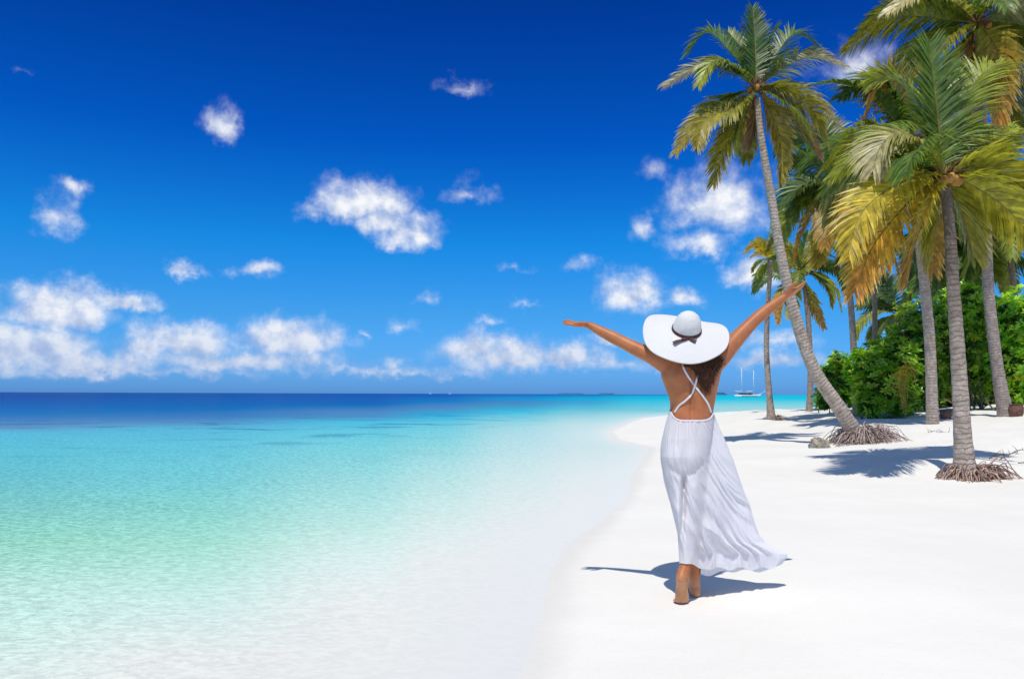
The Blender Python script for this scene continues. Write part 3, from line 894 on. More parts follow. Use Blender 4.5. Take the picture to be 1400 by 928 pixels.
palm('dark leaning palm at the right edge behind the bright round shrub', [(1392, 545), (1388, 420), (1380, 340), (1376, 300)], 30,
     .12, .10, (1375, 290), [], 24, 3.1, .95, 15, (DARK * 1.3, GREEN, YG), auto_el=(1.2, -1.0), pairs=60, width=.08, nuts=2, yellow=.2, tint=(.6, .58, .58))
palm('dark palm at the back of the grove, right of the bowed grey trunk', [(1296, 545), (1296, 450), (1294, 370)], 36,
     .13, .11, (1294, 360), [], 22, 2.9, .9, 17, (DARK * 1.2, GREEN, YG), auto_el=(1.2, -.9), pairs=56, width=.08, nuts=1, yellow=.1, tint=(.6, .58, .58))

# ------------------------------------------------------------------ shrubs
def leaf_material():
    m, t, out = material('shrub leaf')
    tint = t.attr('tint').outputs['Color']
    b = principled(t, tint, 0.30, 0.6)
    tl = t.new('ShaderNodeBsdfTranslucent')
    tc = t.mixc(1.0, tint, (1.8, 1.9, 0.5), 'MULTIPLY'); t.link(tc, tl.inputs[0])
    mx = t.new('ShaderNodeMixShader'); mx.inputs[0].default_value = 0.38
    t.link(b.outputs[0], mx.inputs[1]); t.link(tl.outputs[0], mx.inputs[2]); t.link(mx.outputs[0], out.inputs[0])
    return m
M_LEAF = leaf_material()
M_BRANCH = tint_material('shrub branch', .9, .1, .3, 20)

def shrub(label, blobs, depth, ros, seed, leaf=.15, bright=1.0, stems=9, base_px=None):
    """blobs: (px, py, rx_px, ry_px, depth offset, radius in depth m)"""
    r = np.random.default_rng(seed)
    cs = []
    for (x, y, rx, ry, dd, rd) in blobs:
        c = P(x, y, depth + dd); s = (depth + dd) / F
        cs.append((c, np.array([rx * s, rd, ry * s])))
    bx = base_px[0]; b0 = P(bx, 550, depth)
    base = np.array([b0[0], depth, g1(b0[0], depth)])
    root = thing('shrub', label, 'shrub', base, 'beach shrubs under the palms')
    vol = np.array([np.prod(s) ** (2 / 3) for _, s in cs]); vol /= vol.sum()
    VV = []; FF = []; CC = []; n = 0
    # leaf outline: obovate, folded along the midrib
    for q in range(ros):
        c, s = cs[r.choice(len(cs), p=vol)]
        d = unit(r.normal(0, 1, 3)); 
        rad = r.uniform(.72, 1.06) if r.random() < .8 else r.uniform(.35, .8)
        rad *= 1 + .42 * mnoise.noise(Vector(d * 2.9 + c * 0.7)) + (.22 * r.random() if r.random() < .12 else 0)
        p = c + d * s * rad
        gz = g1(p[0], p[1]) if q % 4 == 0 else base[2]
        if p[2] < gz + .04: continue
        axis = unit(d * .8 + np.array([0, 0, .75]) + r.normal(0, .25, 3))
        u = unit(np.cross(axis, r.normal(0, 1, 3))); v = np.cross(axis, u)
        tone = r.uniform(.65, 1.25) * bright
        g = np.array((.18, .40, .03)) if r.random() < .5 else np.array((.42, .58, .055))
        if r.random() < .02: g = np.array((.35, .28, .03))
        if rad < .8: g = np.array((.06, .15, .02))        # older leaves inside, coloured darker to stand for shade in the gaps
        m = r.integers(6, 10)
        for k in range(m):
            a = k * 2.4 + r.uniform(-.2, .2); e = r.uniform(.15, .95)
            ld = unit((u * math.cos(a) + v * math.sin(a)) * math.cos(e) + axis * math.sin(e))
            wd = unit(np.cross(ld, axis)); nn = np.cross(wd, ld)
            L = leaf * r.uniform(.65, 1.15); w = L * .21
            VV += [p, p + ld * L * .62 + wd * w + nn * w * .3, p + ld * L - nn * L * .10, p + ld * L * .62 - wd * w + nn * w * .3, p + ld * L * .55 - nn * .01]
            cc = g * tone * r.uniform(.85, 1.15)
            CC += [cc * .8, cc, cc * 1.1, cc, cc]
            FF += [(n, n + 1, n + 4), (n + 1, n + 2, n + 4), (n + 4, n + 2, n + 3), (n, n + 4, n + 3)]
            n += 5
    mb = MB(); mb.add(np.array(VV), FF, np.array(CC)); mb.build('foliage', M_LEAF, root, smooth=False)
    for k in range(stems):
        c, s = cs[r.integers(len(cs))]
        en = c + r.normal(0, .45, 3) * s
        st = base + np.array([r.normal(0, .35), r.normal(0, .2), -.05]); st[2] = g1(st[0], st[1]) - .05
        mid = st * .5 + en * .5 + r.normal(0, .18, 3)
        V, f = tube(catmull([st, mid, en], 9), np.linspace(.03, .008, 9), 6)
        m2 = MB(); m2.add(V, f, np.array((.26, .22, .18)) * r.uniform(.7, 1.2)); m2.build('branch', M_BRANCH, root)
    return root

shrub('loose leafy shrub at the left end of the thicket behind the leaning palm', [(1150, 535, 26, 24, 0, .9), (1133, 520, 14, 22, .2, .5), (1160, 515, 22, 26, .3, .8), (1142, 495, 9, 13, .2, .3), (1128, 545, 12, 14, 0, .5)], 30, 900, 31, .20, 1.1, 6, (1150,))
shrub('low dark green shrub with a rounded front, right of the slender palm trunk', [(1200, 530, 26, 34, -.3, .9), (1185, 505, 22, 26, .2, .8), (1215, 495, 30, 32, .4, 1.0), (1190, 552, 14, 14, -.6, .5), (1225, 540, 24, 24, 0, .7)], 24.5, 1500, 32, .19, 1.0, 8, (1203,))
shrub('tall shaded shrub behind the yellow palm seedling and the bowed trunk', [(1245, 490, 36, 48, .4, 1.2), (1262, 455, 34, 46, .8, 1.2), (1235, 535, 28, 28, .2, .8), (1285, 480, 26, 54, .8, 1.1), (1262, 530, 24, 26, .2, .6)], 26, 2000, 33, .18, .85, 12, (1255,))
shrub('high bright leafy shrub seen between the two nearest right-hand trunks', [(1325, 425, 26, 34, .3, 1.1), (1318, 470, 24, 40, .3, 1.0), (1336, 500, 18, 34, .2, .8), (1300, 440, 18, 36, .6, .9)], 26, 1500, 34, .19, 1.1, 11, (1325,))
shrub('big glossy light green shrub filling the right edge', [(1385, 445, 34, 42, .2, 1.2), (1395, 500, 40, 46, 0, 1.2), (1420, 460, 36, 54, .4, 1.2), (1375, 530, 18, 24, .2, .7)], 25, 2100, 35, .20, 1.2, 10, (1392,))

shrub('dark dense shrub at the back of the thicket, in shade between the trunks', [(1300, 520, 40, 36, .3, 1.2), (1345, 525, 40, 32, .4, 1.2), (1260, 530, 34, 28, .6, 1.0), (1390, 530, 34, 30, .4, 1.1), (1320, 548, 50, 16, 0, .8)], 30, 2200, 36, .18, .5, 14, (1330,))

# yellow palm seedling before the shrubs
bs = P(1238, 556, 22.5); bs[2] = g1(bs[0], bs[1])
sp = thing('palm_seedling', 'small yellow coconut seedling growing in front of the shaded shrub', 'palm seedling', bs)
r_ = np.random.default_rng(4)
for k, (x1, y1, x2, y2) in enumerate([(1236, 515, 1248, 502), (1243, 505, 1253, 522), (1238, 510, 1243, 496), (1230, 525, 1228, 508), (1233, 520, 1236, 500)]):
    c_ = GOLD * .8 if k != 2 else YEL
    frond([bs, P(x1, y1 + 8, 22.5), P((x1 + x2) / 2, (y1 + y2) / 2 - 4, 22.45), P(x2, y2 + 4, 22.4)], .26, 9, c_, c_ * .8, rach=(.5, .38, .06), width=.08, droop=.8, seed=900 + k, base_w=.016).build('frond', M_FROND, sp)

# ------------------------------------------------------------------ pots, rock, twigs
M_POT = tint_material('weathered clay', .75, .25, .3, 14, .02)
def pot(label, px, py, d, w_px, h_px):
    p = P(px, py, d); p[2] = g1(p[0], p[1]); s = d / F; w = w_px * s / 2; h = h_px * s
    root = thing('clay_pot', label, 'pot', p, 'clay pots under the shrubs')
    prof = [(.7, -.05), (.82, .05), (.97, .3), (1.0, .55), (.93, .8), (.80, .93), (.78, 1.0), (.70, 1.0), (.68, .9), (.0, .86)]
    V, f = lathe([(a * w, b * h) for a, b in prof], p, np.array([1., 0, 0]), np.array([0, 1., 0]), np.array([0, 0, 1.]), 28)
    mb = MB(); mb.add(V, f, (.16, .085, .06)); mb.build('pot_body', M_POT, root)
    V, f = lathe([(a * w, b * h) for a, b in [(.84, .92), (.88, .95), (.88, 1.01), (.80, 1.03), (.74, 1.0)]], p, np.array([1., 0, 0]), np.array([0, 1., 0]), np.array([0, 0, 1.]), 28)
    mb = MB(); mb.add(V, f, (.11, .06, .045)); mb.build('rim', M_POT, root)
pot('small brown clay pot between the bowed trunk and the nearest palm', 1293, 553, 21.5, 15, 13)
pot('larger brown clay pot beside the foot of the tall right-hand palm', 1389, 558, 21.0, 19, 17)

def rock(label, px, py, d, w, h, seed):
    import bmesh
    p = P(px, py, d); p[2] = g1(p[0], p[1])
    bm = bmesh.new(); bmesh.ops.create_icosphere(bm, subdivisions=4, radius=1.0)
    for v in bm.verts:
        n = v.co.normalized(); k = 1 + .42 * mnoise.fractal(n * 1.9 + Vector((seed, 0, 0)), 1.0, 2.0, 5) + .08 * mnoise.noise(n * 7)
        v.co = Vector((n.x * w * k, n.y * w * .7 * k, max(n.z, -.4) * h * k))
    me = bpy.data.meshes.new('rock'); bm.to_mesh(me); bm.free()
    me.polygons.foreach_set('use_smooth', np.ones(len(me.polygons), bool))
    o = bpy.data.objects.new('rock', me); col.objects.link(o); o.location = tuple(p + np.array([0, 0, h * .2]))
    m, t, out = material('coral rock')
    pp = t.pos(); n = t.noise(pp, 9, 6, .65); n2 = t.noise(pp, 30, 4, .6)
    c = t.ramp(n, [(.32, (.09, .085, .08)), (.46, (.30, .29, .27)), (.56, (.52, .40, .20)), (.70, (.60, .57, .52))])
    b = principled(t, c, .9, .15, t.bump(t.math('ADD', n, t.math('MULTIPLY', n2, .4)), .9, .06)); t.link(b.outputs[0], out.inputs[0])
    me.materials.append(m)
    return tag(o, label, 'rock')
rock('grey and ochre lump of coral rock at the left end of the bare roots', 1120, 608, 16.2, .20, .17, 4.3)

M_TWIG = tint_material('dry twig', .9, .1, .3, 40)
def twig(label, px, py, d, L, seed, group='dry twigs on the sand'):
    r = np.random.default_rng(seed)
    p = P(px, py, d); p[2] = g1(p[0], p[1])
    mb = MB()
    a = r.uniform(-.6, .6); dr = np.array([math.cos(a), math.sin(a) * .6, .25])
    pts = [p, p + dr * L * .4 + r.normal(0, .02, 3), p + dr * L * np.array([1, 1, .5]) + r.normal(0, .03, 3)]
    pts[2][2] = max(pts[2][2], g1(pts[2][0], pts[2][1]) + .01)
    V, f = tube(catmull(pts, 8), np.linspace(.009, .003, 8), 5); mb.add(V, f, (.15, .11, .09))
    for k in range(3):
        s = catmull(pts, 8)[2 + k * 2]; e = s + np.array([r.normal(0, .08), r.normal(0, .05), r.uniform(.03, .13)])
        V, f = tube(catmull([s, (s + e) / 2 + r.normal(0, .01, 3), e], 5), np.linspace(.006, .002, 5), 5); mb.add(V, f, (.15, .11, .09))
    o = mb.build('twig', M_TWIG, None, origin=p)
    return tag(o, label, 'twig', group)
for k, (x, y, d, L) in enumerate([(1352, 618, 12.2, .30), (1366, 622, 12.0, .22), (1378, 614, 12.6, .25), (1392, 628, 11.7, .3), (1386, 605, 13.4, .3)]):
    twig('dry brown twig lying on the shadowed sand right of the nearest palm', x, y, d, L, 40 + k)
for k, (x, y, d, L) in enumerate([(1262, 573, 17.5, .3), (1275, 576, 17.2, .35), (1283, 574, 17.4, .25)]):
    twig('dry twig in the small drift of litter on the sand left of the nearest trunk', x, y, d, L, 60 + k, 'litter twigs by the sand bank')

# ------------------------------------------------------------------ schooner and far things
M_WHITE = simple_mat('white paint', (.78, .78, .76), .45, .4, .06)
M_HULLD = simple_mat('dark hull paint', (.12, .16, .22), .5, .4, .1)
M_WOODD = simple_mat('dark cabin', (.07, .045, .035), .6, .3, .1)
M_CANVAS = simple_mat('canvas', (.62, .63, .66), .8, .2, .1)
D_B = 420.0
def boat():
    s = D_B / F
    c = P(1022, 538.6, D_B); c[2] = 0
    root = thing('sailing_boat', 'white two-masted sailing boat anchored in the lagoon, sails furled', 'sailing boat', c)
    ns = 24; L = 13.6; V = []; f = []; m = 9
    for i in range(ns):
        u = i / (ns - 1); x = -L / 2 + L * u
        beam = 1.9 * (1 - abs(2 * u - .85) ** 2.6 * .9) if u < .43 else 1.9 * math.sqrt(max(.0004, 1 - ((u - .43) / .57) ** 2.2))
        sheer = 1.05 + .55 * max(0, (u - .5) / .5) ** 2 + .15 * (1 - u) ** 2
        for j in range(m):
            a = math.pi * (j / (m - 1)) - math.pi / 2
            y = beam * math.sin(a); z = sheer - (sheer + .45) * math.cos(a) ** .6 if abs(math.cos(a)) > 1e-6 else sheer
            V.append(c + np.array([x + (z - 0) * .25 * max(0, u - .5) * 2, y, z]))
    for i in range(ns - 1):
        for j in range(m - 1):
            f.append((i * m + j, (i + 1) * m + j, (i + 1) * m + j + 1, i * m + j + 1))
        f.append((i * m, i * m + m - 1, (i + 1) * m + m - 1, (i + 1) * m))
    f.append(tuple(range(m))); f.append(tuple(reversed(range((ns - 1) * m, ns * m))))
    mb = MB(); mb.add(np.array(V), f); mb.build('hull', M_WHITE, root)
    mb = MB(); V, f = box(c + np.array([.6, -1.93, .62]), (8.5, .06, .22)); mb.add(V, f); mb.build('rubbing_strake', M_HULLD, root)
    mb = MB(); V, f = box(c + np.array([-1.0, 0, 1.55]), (6.6, 2.4, 1.0)); mb.add(V, f); mb.build('deckhouse', M_WOODD, root)
    mb = MB(); V, f = box(c + np.array([-2.2, 0, 2.45]), (8.2, 3.0, .16)); mb.add(V, f)
    for x in (-6, -4.2, -.5, 1.6):
        for y in (-1.35, 1.35):
            V, f = tube(np.array([c + np.array([x, y, 1.1]), c + np.array([x, y, 2.4])]), .05, 6); mb.add(V, f)
    mb.build('awning', M_CANVAS, root)
    for x, h in ((-3.1, 15.4), (3.1, 14.0)):
        mb = MB(); V, f = tube(np.array([c + np.array([x, 0, .8]), c + np.array([x, 0, h])]), np.array([.2, .13]), 8); mb.add(V, f)
        V, f = tube(np.array([c + np.array([x - .9, 0, h * .7]), c + np.array([x + .9, 0, h * .7])]), .06, 6); mb.add(V, f)
        V, f = tube(np.array([c + np.array([x, 0, 3.0]), c + np.array([x - 3.6, 0, 3.2])]), .16, 6); mb.add(V, f)
        mb.build('mast', M_WHITE, root)
    mb = MB()
    V, f = tube(np.array([c + np.array([6.2, 0, 1.5]), c + np.array([10.2, 0, 3.3])]), np.array([.16, .09]), 8); mb.add(V, f)
    V, f = tube(np.array([c + np.array([8.9, 0, 2.7]), c + np.array([8.9, 0, 4.0])]), .08, 6); mb.add(V, f)
    mb.build('bowsprit', M_WHITE, root)
    mb = MB()
    for a, b in (((10.2, 0, 3.3), (3.1, 0, 13.6)), ((3.1, 0, 13.6), (-3.1, 0, 15)), ((-3.1, 0, 15), (-6.8, 0, 1.3)), ((3.1, 0, 8.5), (3.6, -1.8, 1.2)), ((-3.1, 0, 9.5), (-2.6, -1.9, 1.2))):
        V, f = tube(np.array([c + np.array(a), c + np.array(b)]), .02, 4); mb.add(V, f)
    mb.build('rigging', M_CANVAS, root)
boat()

def islet(label, x0, x1, py_top, d, seed, name='islet'):
    a = P(x0, 539, d); b = P(x1, 539, d); n = 60
    hgt = 1.0
    V = []; f = []
    r = np.random.default_rng(seed)
    top = P((x0 + x1) / 2, py_top, d)[2]
    for i in range(n):
        u = i / (n - 1); e = min(1, 6 * min(u, 1 - u))
        h = top * e * (.55 + .45 * r.random())
        x = a[0] + (b[0] - a[0]) * u
        for (yy, zz) in ((-60, -1), (-30, h * .6), (0, h), (40, -1)):
            V.append((x, d + yy, zz))
    for i in range(n - 1):
        for j in range(3):
            f.append((i * 4 + j, i * 4 + j + 1, (i + 1) * 4 + j + 1, (i + 1) * 4 + j))
    V = np.array(V)
    o = mesh_obj(name, V, f, M_ISLE, None, origin=(V[:, 0].mean(), d, 0), smooth=False)
    o['kind'] = 'structure'
    return o
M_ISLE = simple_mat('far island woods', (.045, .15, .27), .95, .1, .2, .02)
islet('', 136, 182, 539.0, 3600, 1, 'island')
islet('', 758, 802, 536.9, 3800, 2, 'island')
islet('', 816, 842, 537.0, 3900, 3, 'island')
islet('', 972, 992, 535.9, 3000, 4, 'island')

def far_yacht(label, px, top, d):
    c = P(px, 538, d); c[2] = 0
    root = thing('sailing_yacht', label, 'yacht', c)
    h = P(px, top, d)[2]
    mb = MB(); V, f = tube(np.array([c + np.array([-5, 0, .3]), c + np.array([-3.5, 0, .7]), c + np.array([0, 0, .8]), c + np.array([4, 0, .7]), c + np.array([6, 0, .9])]), np.array([.6, 1.1, 1.3, .9, .1]), 8); mb.add(V, f); mb.build('hull', M_WHITE, root)
    mb = MB(); V, f = tube(np.array([c, c + np.array([0, 0, h])]), np.array([.6, .4]), 6); mb.add(V, f); mb.build('mast', M_WHITE, root)
far_yacht('tiny white yacht mast on the horizon, left of its twin', 588, 535.2, 3200)
far_yacht('tiny white yacht mast on the horizon, right one of the pair', 615, 535.6, 3300)

def gull(label, px, py, d, s):
    c = P(px, py, d); mb = MB()
    pts = np.array([(-1, 0, .18), (-.5, 0, .3), (0, 0, .1), (.5, 0, .3), (1, 0, .18)], float) * s
    V = []; f = []
    for i, q in enumerate(pts):
        w = (.06, .16, .22, .16, .04)[i] * s
        V += [c + q + np.array([0, -w, 0]), c + q + np.array([0, w, 0]), c + q + np.array([0, 0, .04 * s])]
    for i in range(4):
        for a, b in ((0, 1), (1, 2), (2, 0)):
            f.append((3 * i + a, 3 * i + b, 3 * i + 3 + b, 3 * i + 3 + a))
    mb.add(np.array(V), f)
    V, f = tube(np.array([c + np.array([0, -.42, .02]) * s, c + np.array([0, -.2, .06]) * s, c + np.array([0, .1, .06]) * s, c + np.array([0, .45, .0]) * s]), np.array([.02, .1, .11, .03]) * s, 7); mb.add(V, f)
    o = mb.build('gull', M_WHITE, None, origin=c)
    return tag(o, label, 'bird')
gull('white gull flying low over the horizon, left one', 523, 521, 150, .55)
gull('white gull flying low over the horizon, right one', 545.5, 519, 150, .6)

# ------------------------------------------------------------------ the woman
DW = 4.68
SC = DW / F
def Q(px, py, dy=0.0): return P(px, py, DW + dy)

TOR = np.array([  # px centre, py, half width px, half depth m, depth offset
 (943, 478, 13, .050, .015), (943, 486, 24, .060, .00), (943.5, 494, 36, .074, -.005), (944.5, 502, 40.5, .088, -.008), (945, 512, 41.5, .098, -.006), (945.8, 525, 37.5, .101, .0),
 (946.6, 540, 33, .100, .006), (946.5, 553, 29.8, .094, .008), (945.5, 563, 28.6, .092, .004), (943.5, 577, 30.5, .098, -.002), (940, 597, 32, .108, -.008),
 (937, 615, 32.5, .112, -.008), (937, 632, 32.0, .102, -.004), (937, 648, 29.0, .08, .0)], float)
def tor(py):
    return [np.interp(py, TOR[:, 1], TOR[:, k]) for k in (0, 2, 3, 4)]
def back_dy(px, py):
    cx, hw, hd, dy = tor(py)
    return dy - hd * math.sqrt(max(0.03, 1 - ((px - cx) / hw) ** 2))

def skin_material():
    m, t, out = material('tanned skin')
    p = t.pos()
    n = t.noise(p, 12, 4, .6); n2 = t.noise(p, 260, 3, .6)
    c = t.mixc(t.smooth(n, .3, .7), (.41, .138, .050), (.50, .180, .068))
    snd = t.attr('sandy').outputs['Fac']; c = t.mixc(t.math('MULTIPLY', snd, .7), c, (.62, .30, .14))
    g = t.math('MULTIPLY', t.smooth(t.noise(p, 260, 3, .7), .5, .6), .55)
    c = t.mixc(t.math('MULTIPLY', snd, g), c, (.80, .62, .42))
    b = principled(t, c, .48, .35, t.bump(n2, .12, .002))
    b.inputs['Subsurface Weight'].default_value = .12
    b.inputs['Subsurface Radius'].default_value = (1.0, .35, .18)
    b.inputs['Subsurface Scale'].default_value = .012
    t.link(b.outputs[0], out.inputs[0])
    return m

def chain(pts, ra, rb=None, up=(0, 1, 0), nseg=16, per=5):
    pts = np.asarray(pts, float); ra = np.asarray(ra, float); rb = ra if rb is None else np.asarray(rb, float)
    n = (len(pts) - 1) * per + 1
    pp = catmull(pts, n); uu = np.linspace(0, len(pts) - 1, n)
    A = np.interp(uu, np.arange(len(ra)), ra); B_ = np.interp(uu, np.arange(len(rb)), rb)
    t0 = unit(pp[0] - pp[1]); t1 = unit(pp[-1] - pp[-2])
    caps = [(.0, 1.0), (.5, .87), (.8, .6), (.97, .2)]
    pre = [(pp[0] + t0 * min(A[0], B_[0]) * h, A[0] * w, B_[0] * w) for h, w in reversed(caps[1:])]
    post = [(pp[-1] + t1 * min(A[-1], B_[-1]) * h, A[-1] * w, B_[-1] * w) for h, w in caps[1:]]
    P_ = np.vstack([[q[0] for q in pre], pp, [q[0] for q in post]])
    A = np.concatenate([[q[1] for q in pre], A, [q[1] for q in post]]); B_ = np.concatenate([[q[2] for q in pre], B_, [q[2] for q in post]])
    return tube(P_, A, nseg, True, B_, up)

def ell(c, rx, ry, rz, ax=None):
    ax = np.eye(3) if ax is None else np.asarray(ax, float)
    V = []; f = []; nu, nv = 20, 12
    for i in range(1, nv):
        th = math.pi * i / nv
        for j in range(nu):
            ph = 2 * math.pi * j / nu
            V.append(c + ax[0] * rx * math.sin(th) * math.cos(ph) + ax[1] * ry * math.sin(th) * math.sin(ph) + ax[2] * rz * math.cos(th))
    V.append(c + ax[2] * rz); V.append(c - ax[2] * rz); tp, bt = len(V) - 2, len(V) - 1
    for i in range(nv - 2):
        for j in range(nu):
            k = (j + 1) % nu; f.append((i * nu + j, (i + 1) * nu + j, (i + 1) * nu + k, i * nu + k))
    for j in range(nu):
        k = (j + 1) % nu; f.append((tp, j, k)); f.append((bt, (nv - 2) * nu + k, (nv - 2) * nu + j))
    return np.array(V), f

def hand(mb, w, d, n, th, curl=.25, spread=.16):
    """w wrist, d towards the fingers, n palm normal, th side of the thumb"""
    d = unit(d); th = unit(th - d * np.dot(th, d)); n = unit(np.cross(d, th)) * (1 if np.dot(np.cross(d, th), n) > 0 else -1)
    k = w + d * .085
    mb.add(*chain([w - d * .02, w + d * .02, w + d * .06, k], [.023, .028, .037, .038], [.019, .0185, .0155, .012], up=n, per=4))
    for off, L, sp, cu in ((.029, .070, .9, .8), (.0098, .078, .25, 1.0), (-.0098, .073, -.35, 1.15), (-.028, .057, -1.0, 1.4)):
        a = sp * spread; dd = d * math.cos(a) + th * math.sin(a)
        p = [k - d * .018 + th * off * .92]
        q = k + th * off; p.append(q)
        ang = 0.03
        for s, e in ((.45, .3), (.30, .5), (.25, .6)):
            ang += curl * cu * e
            q = q + (dd * math.cos(ang) + n * math.sin(ang)) * L * s; p.append(q)
        mb.add(*chain(p, [.0105, .0098, .0088, .0080, .0068], up=n, nseg=10, per=3))
    b = w + d * .022 + th * .020 + n * .006
    m1 = b + (th * .72 + d * .62 + n * .28) * .034
    m2 = m1 + unit(th * .55 + d * .8 + n * .15) * .030
    m3 = m2 + unit(th * .35 + d * .95 + n * .05) * .022
    mb.add(*chain([b, m1, m2, m3], [.017, .0125, .0105, .0078], up=n, nseg=10, per=3))

def build_body(root):
    mb = MB()
    # trunk
    mb.add(*chain([Q(r[0], r[1], r[4]) for r in TOR], TOR[:, 2] * SC, TOR[:, 3], up=(0, 1, 0), nseg=36, per=3))
    for x in (922.5, 950): mb.add(*ell(Q(x, 627, -.036), .064, .060, .072))
    for x in (927, 963): mb.add(*ell(Q(x, 521, .060), .055, .055, .058))
    # neck and shoulders
    mb.add(*chain([Q(944, 494, .0), Q(943, 482, .012), Q(942, 468, .03)], [.062, .052, .050]))
    mb.add(*chain([Q(943, 487, -.005), Q(925, 489, -.005), Q(908, 493, 0)], [.050, .048, .050]))
    mb.add(*chain([Q(943, 487, -.005), Q(962, 487, -.005), Q(979, 490, 0)], [.050, .050, .052]))
    # arms
    mb.add(*chain([Q(913, 500, 0), Q(903, 493, .01), Q(890, 486, .03), Q(870, 477, .06), Q(851, 467.5, .09), Q(838, 461, .11), Q(820, 452, .14), Q(806, 444.5, .16)],
                  [.056, .056, .049, .043, .0375, .038, .031, .0235], [.056, .056, .050, .044, .036, .036, .029, .020]))
    mb.add(*chain([Q(974, 500, 0), Q(983, 490, .0), Q(995, 477, .01), Q(1012, 458, .02), Q(1029, 440.5, .035), Q(1041, 430, .045), Q(1058, 416.5, .06), Q(1072, 406.5, .07)],
                  [.060, .062, .054, .046, .0385, .039, .031, .0235], [.060, .060, .052, .045, .037, .037, .029, .020]))
    hand(mb, Q(806, 444.5, .16), np.array([-1., .18, .10]), np.array([.1, -.45, 1.]), np.array([0, -1., -.35]), .16, .20)
    hand(mb, Q(1072, 406.5, .07), np.array([1., .15, .60]), np.array([-.6, -.2, 1.]), np.array([-.15, -1., .35]), .10, .05)
    # legs
    mb.add(*chain([Q(923.5, 632, 0), Q(926, 655, -.005), Q(931, 682, .0), Q(935, 706, -.005), Q(938, 725, -.045), Q(938.5, 748, -.085), Q(937.5, 768, -.120), Q(937, 777, -.132)],
                  [.076, .073, .062, .050, .046, .040, .031, .029]))
    mb.add(*chain([Q(951, 632, 0), Q(950, 655, .02), Q(949, 682, .05), Q(948, 706, .075), Q(948.5, 726, .07), Q(949, 752, .06), Q(949.5, 782, .05), Q(950, 797, .05)],
                  [.078, .075, .064, .051, .049, .044, .034, .032]))
    # pushing-off foot: heel up, sole turned to the camera
    gl = Q(932, 822, -.10); gz = g1(gl[0], DW - .10)
    ball = np.array([gl[0], DW - .105, gz + .024]); heel = Q(931, 790.5, -.165); ank = Q(936.5, 775, -.13)
    mb.add(*chain([ank, heel * .55 + ank * .45 + np.array([0, .005, 0]), heel], [.032, .034, .031]))
    mb.add(*chain([heel, heel * .6 + ball * .4 + np.array([.006, .012, 0]), heel * .25 + ball * .75 + np.array([.003, .006, 0]), ball], [.032, .031, .040, .043], [.028, .026, .024, .020], up=(0, 1, .4)))
    mb.add(*chain([ank + np.array([0, .02, -.01]), ball + np.array([.004, .035, .035])], [.036, .036], [.030, .020]))
    for i, (o, L) in enumerate(((.027, .052), (.010, .050), (-.006, .045), (-.020, .040), (-.032, .034))):
        b0 = ball + np.array([o, .012, -.004]); mb.add(*chain([b0, b0 + np.array([o * .1, L * .6, -.006]), b0 + np.array([o * .1, L, -.009])], [.014, .012, .010] if i == 0 else [.011, .009, .008], nseg=10, per=3))
    # leading foot, flat on the sand
    hx = Q(950.5, 806, .045); gz = g1(hx[0], hx[1])
    h2 = np.array([hx[0], hx[1], gz + .030]); b2 = np.array([hx[0] + .012, hx[1] + .15, gz + .024])
    mb.add(*chain([Q(949.8, 795, .05), np.array([hx[0], hx[1] + .012, gz + .060]), h2], [.033, .035, .031]))
    mb.add(*chain([h2, h2 * .5 + b2 * .5 + np.array([0, 0, .014]), b2], [.032, .034, .043], [.030, .028, .022], up=(0, 0, 1)))
    mb.add(*chain([Q(950, 790, .06), b2 * .4 + h2 * .6 + np.array([0, 0, .045]), b2 + np.array([0, 0, .012])], [.032, .034, .036], [.032, .026, .018], up=(0, 0, 1)))
    for i, (o, L) in enumerate(((-.028, .060), (-.010, .057), (.006, .052), (.020, .046), (.032, .038))):
        b0 = b2 + np.array([o, .012, -.006]); mb.add(*chain([b0, b0 + np.array([o * .1, L * .6, -.002]), b0 + np.array([o * .1, L, -.006])], [.014, .013, .011] if i == 0 else [.011, .010, .009], nseg=10, per=3))
    # head, tipped back, face to the sky
    h = unit([0.02, -.56, .83]); f_ = unit([0.0, .83, .56]); x_ = np.array([1., 0, 0])
    c = HEAD
    mb.add(*ell(c, .074, .092, .098, (x_, f_, h)))
    mb.add(*chain([c + f_ * .030 - h * .035, c + f_ * .055 - h * .075, c + f_ * .076 - h * .105], [.056, .045, .022]))
    mb.add(*chain([c + f_ * .082 + h * .012, c + f_ * .104 - h * .022, c + f_ * .098 - h * .036], [.009, .012, .014]))
    mb.add(*chain([c + f_ * .088 - h * .060 - x_ * .02, c + f_ * .094 - h * .059, c + f_ * .088 - h * .060 + x_ * .02], [.006, .010, .006]))
    mb.add(*chain([c + f_ * .086 - h * .073 - x_ * .017, c + f_ * .092 - h * .074, c + f_ * .086 - h * .073 + x_ * .017], [.006, .010, .006]))
    for s in (-1, 1):
        mb.add(*ell(c + x_ * s * .032 + f_ * .074 + h * .006, .017, .015, .012, (x_, f_, h)))
        mb.add(*chain([c + x_ * s * .014 + f_ * .086 + h * .024, c + x_ * s * .034 + f_ * .083 + h * .030, c + x_ * s * .05 + f_ * .070 + h * .024], [.007, .008, .006]))
        mb.add(*ell(c + x_ * s * .075 + f_ * .002 - h * .012, .009, .018, .030, (x_, f_, h)))
    tmp = mb.build('body', None, None)
    md = tmp.modifiers.new('r', 'REMESH'); md.mode = 'VOXEL'; md.voxel_size = .0042; md.use_smooth_shade = True
    dg = bpy.context.evaluated_depsgraph_get()
    ev = tmp.evaluated_get(dg); me = bpy.data.meshes.new_from_object(ev)
    old = tmp.data; bpy.data.objects.remove(tmp); bpy.data.meshes.remove(old)
    n = len(me.vertices); co = np.empty(n * 3); me.vertices.foreach_get('co', co); co = co.reshape(-1, 3)
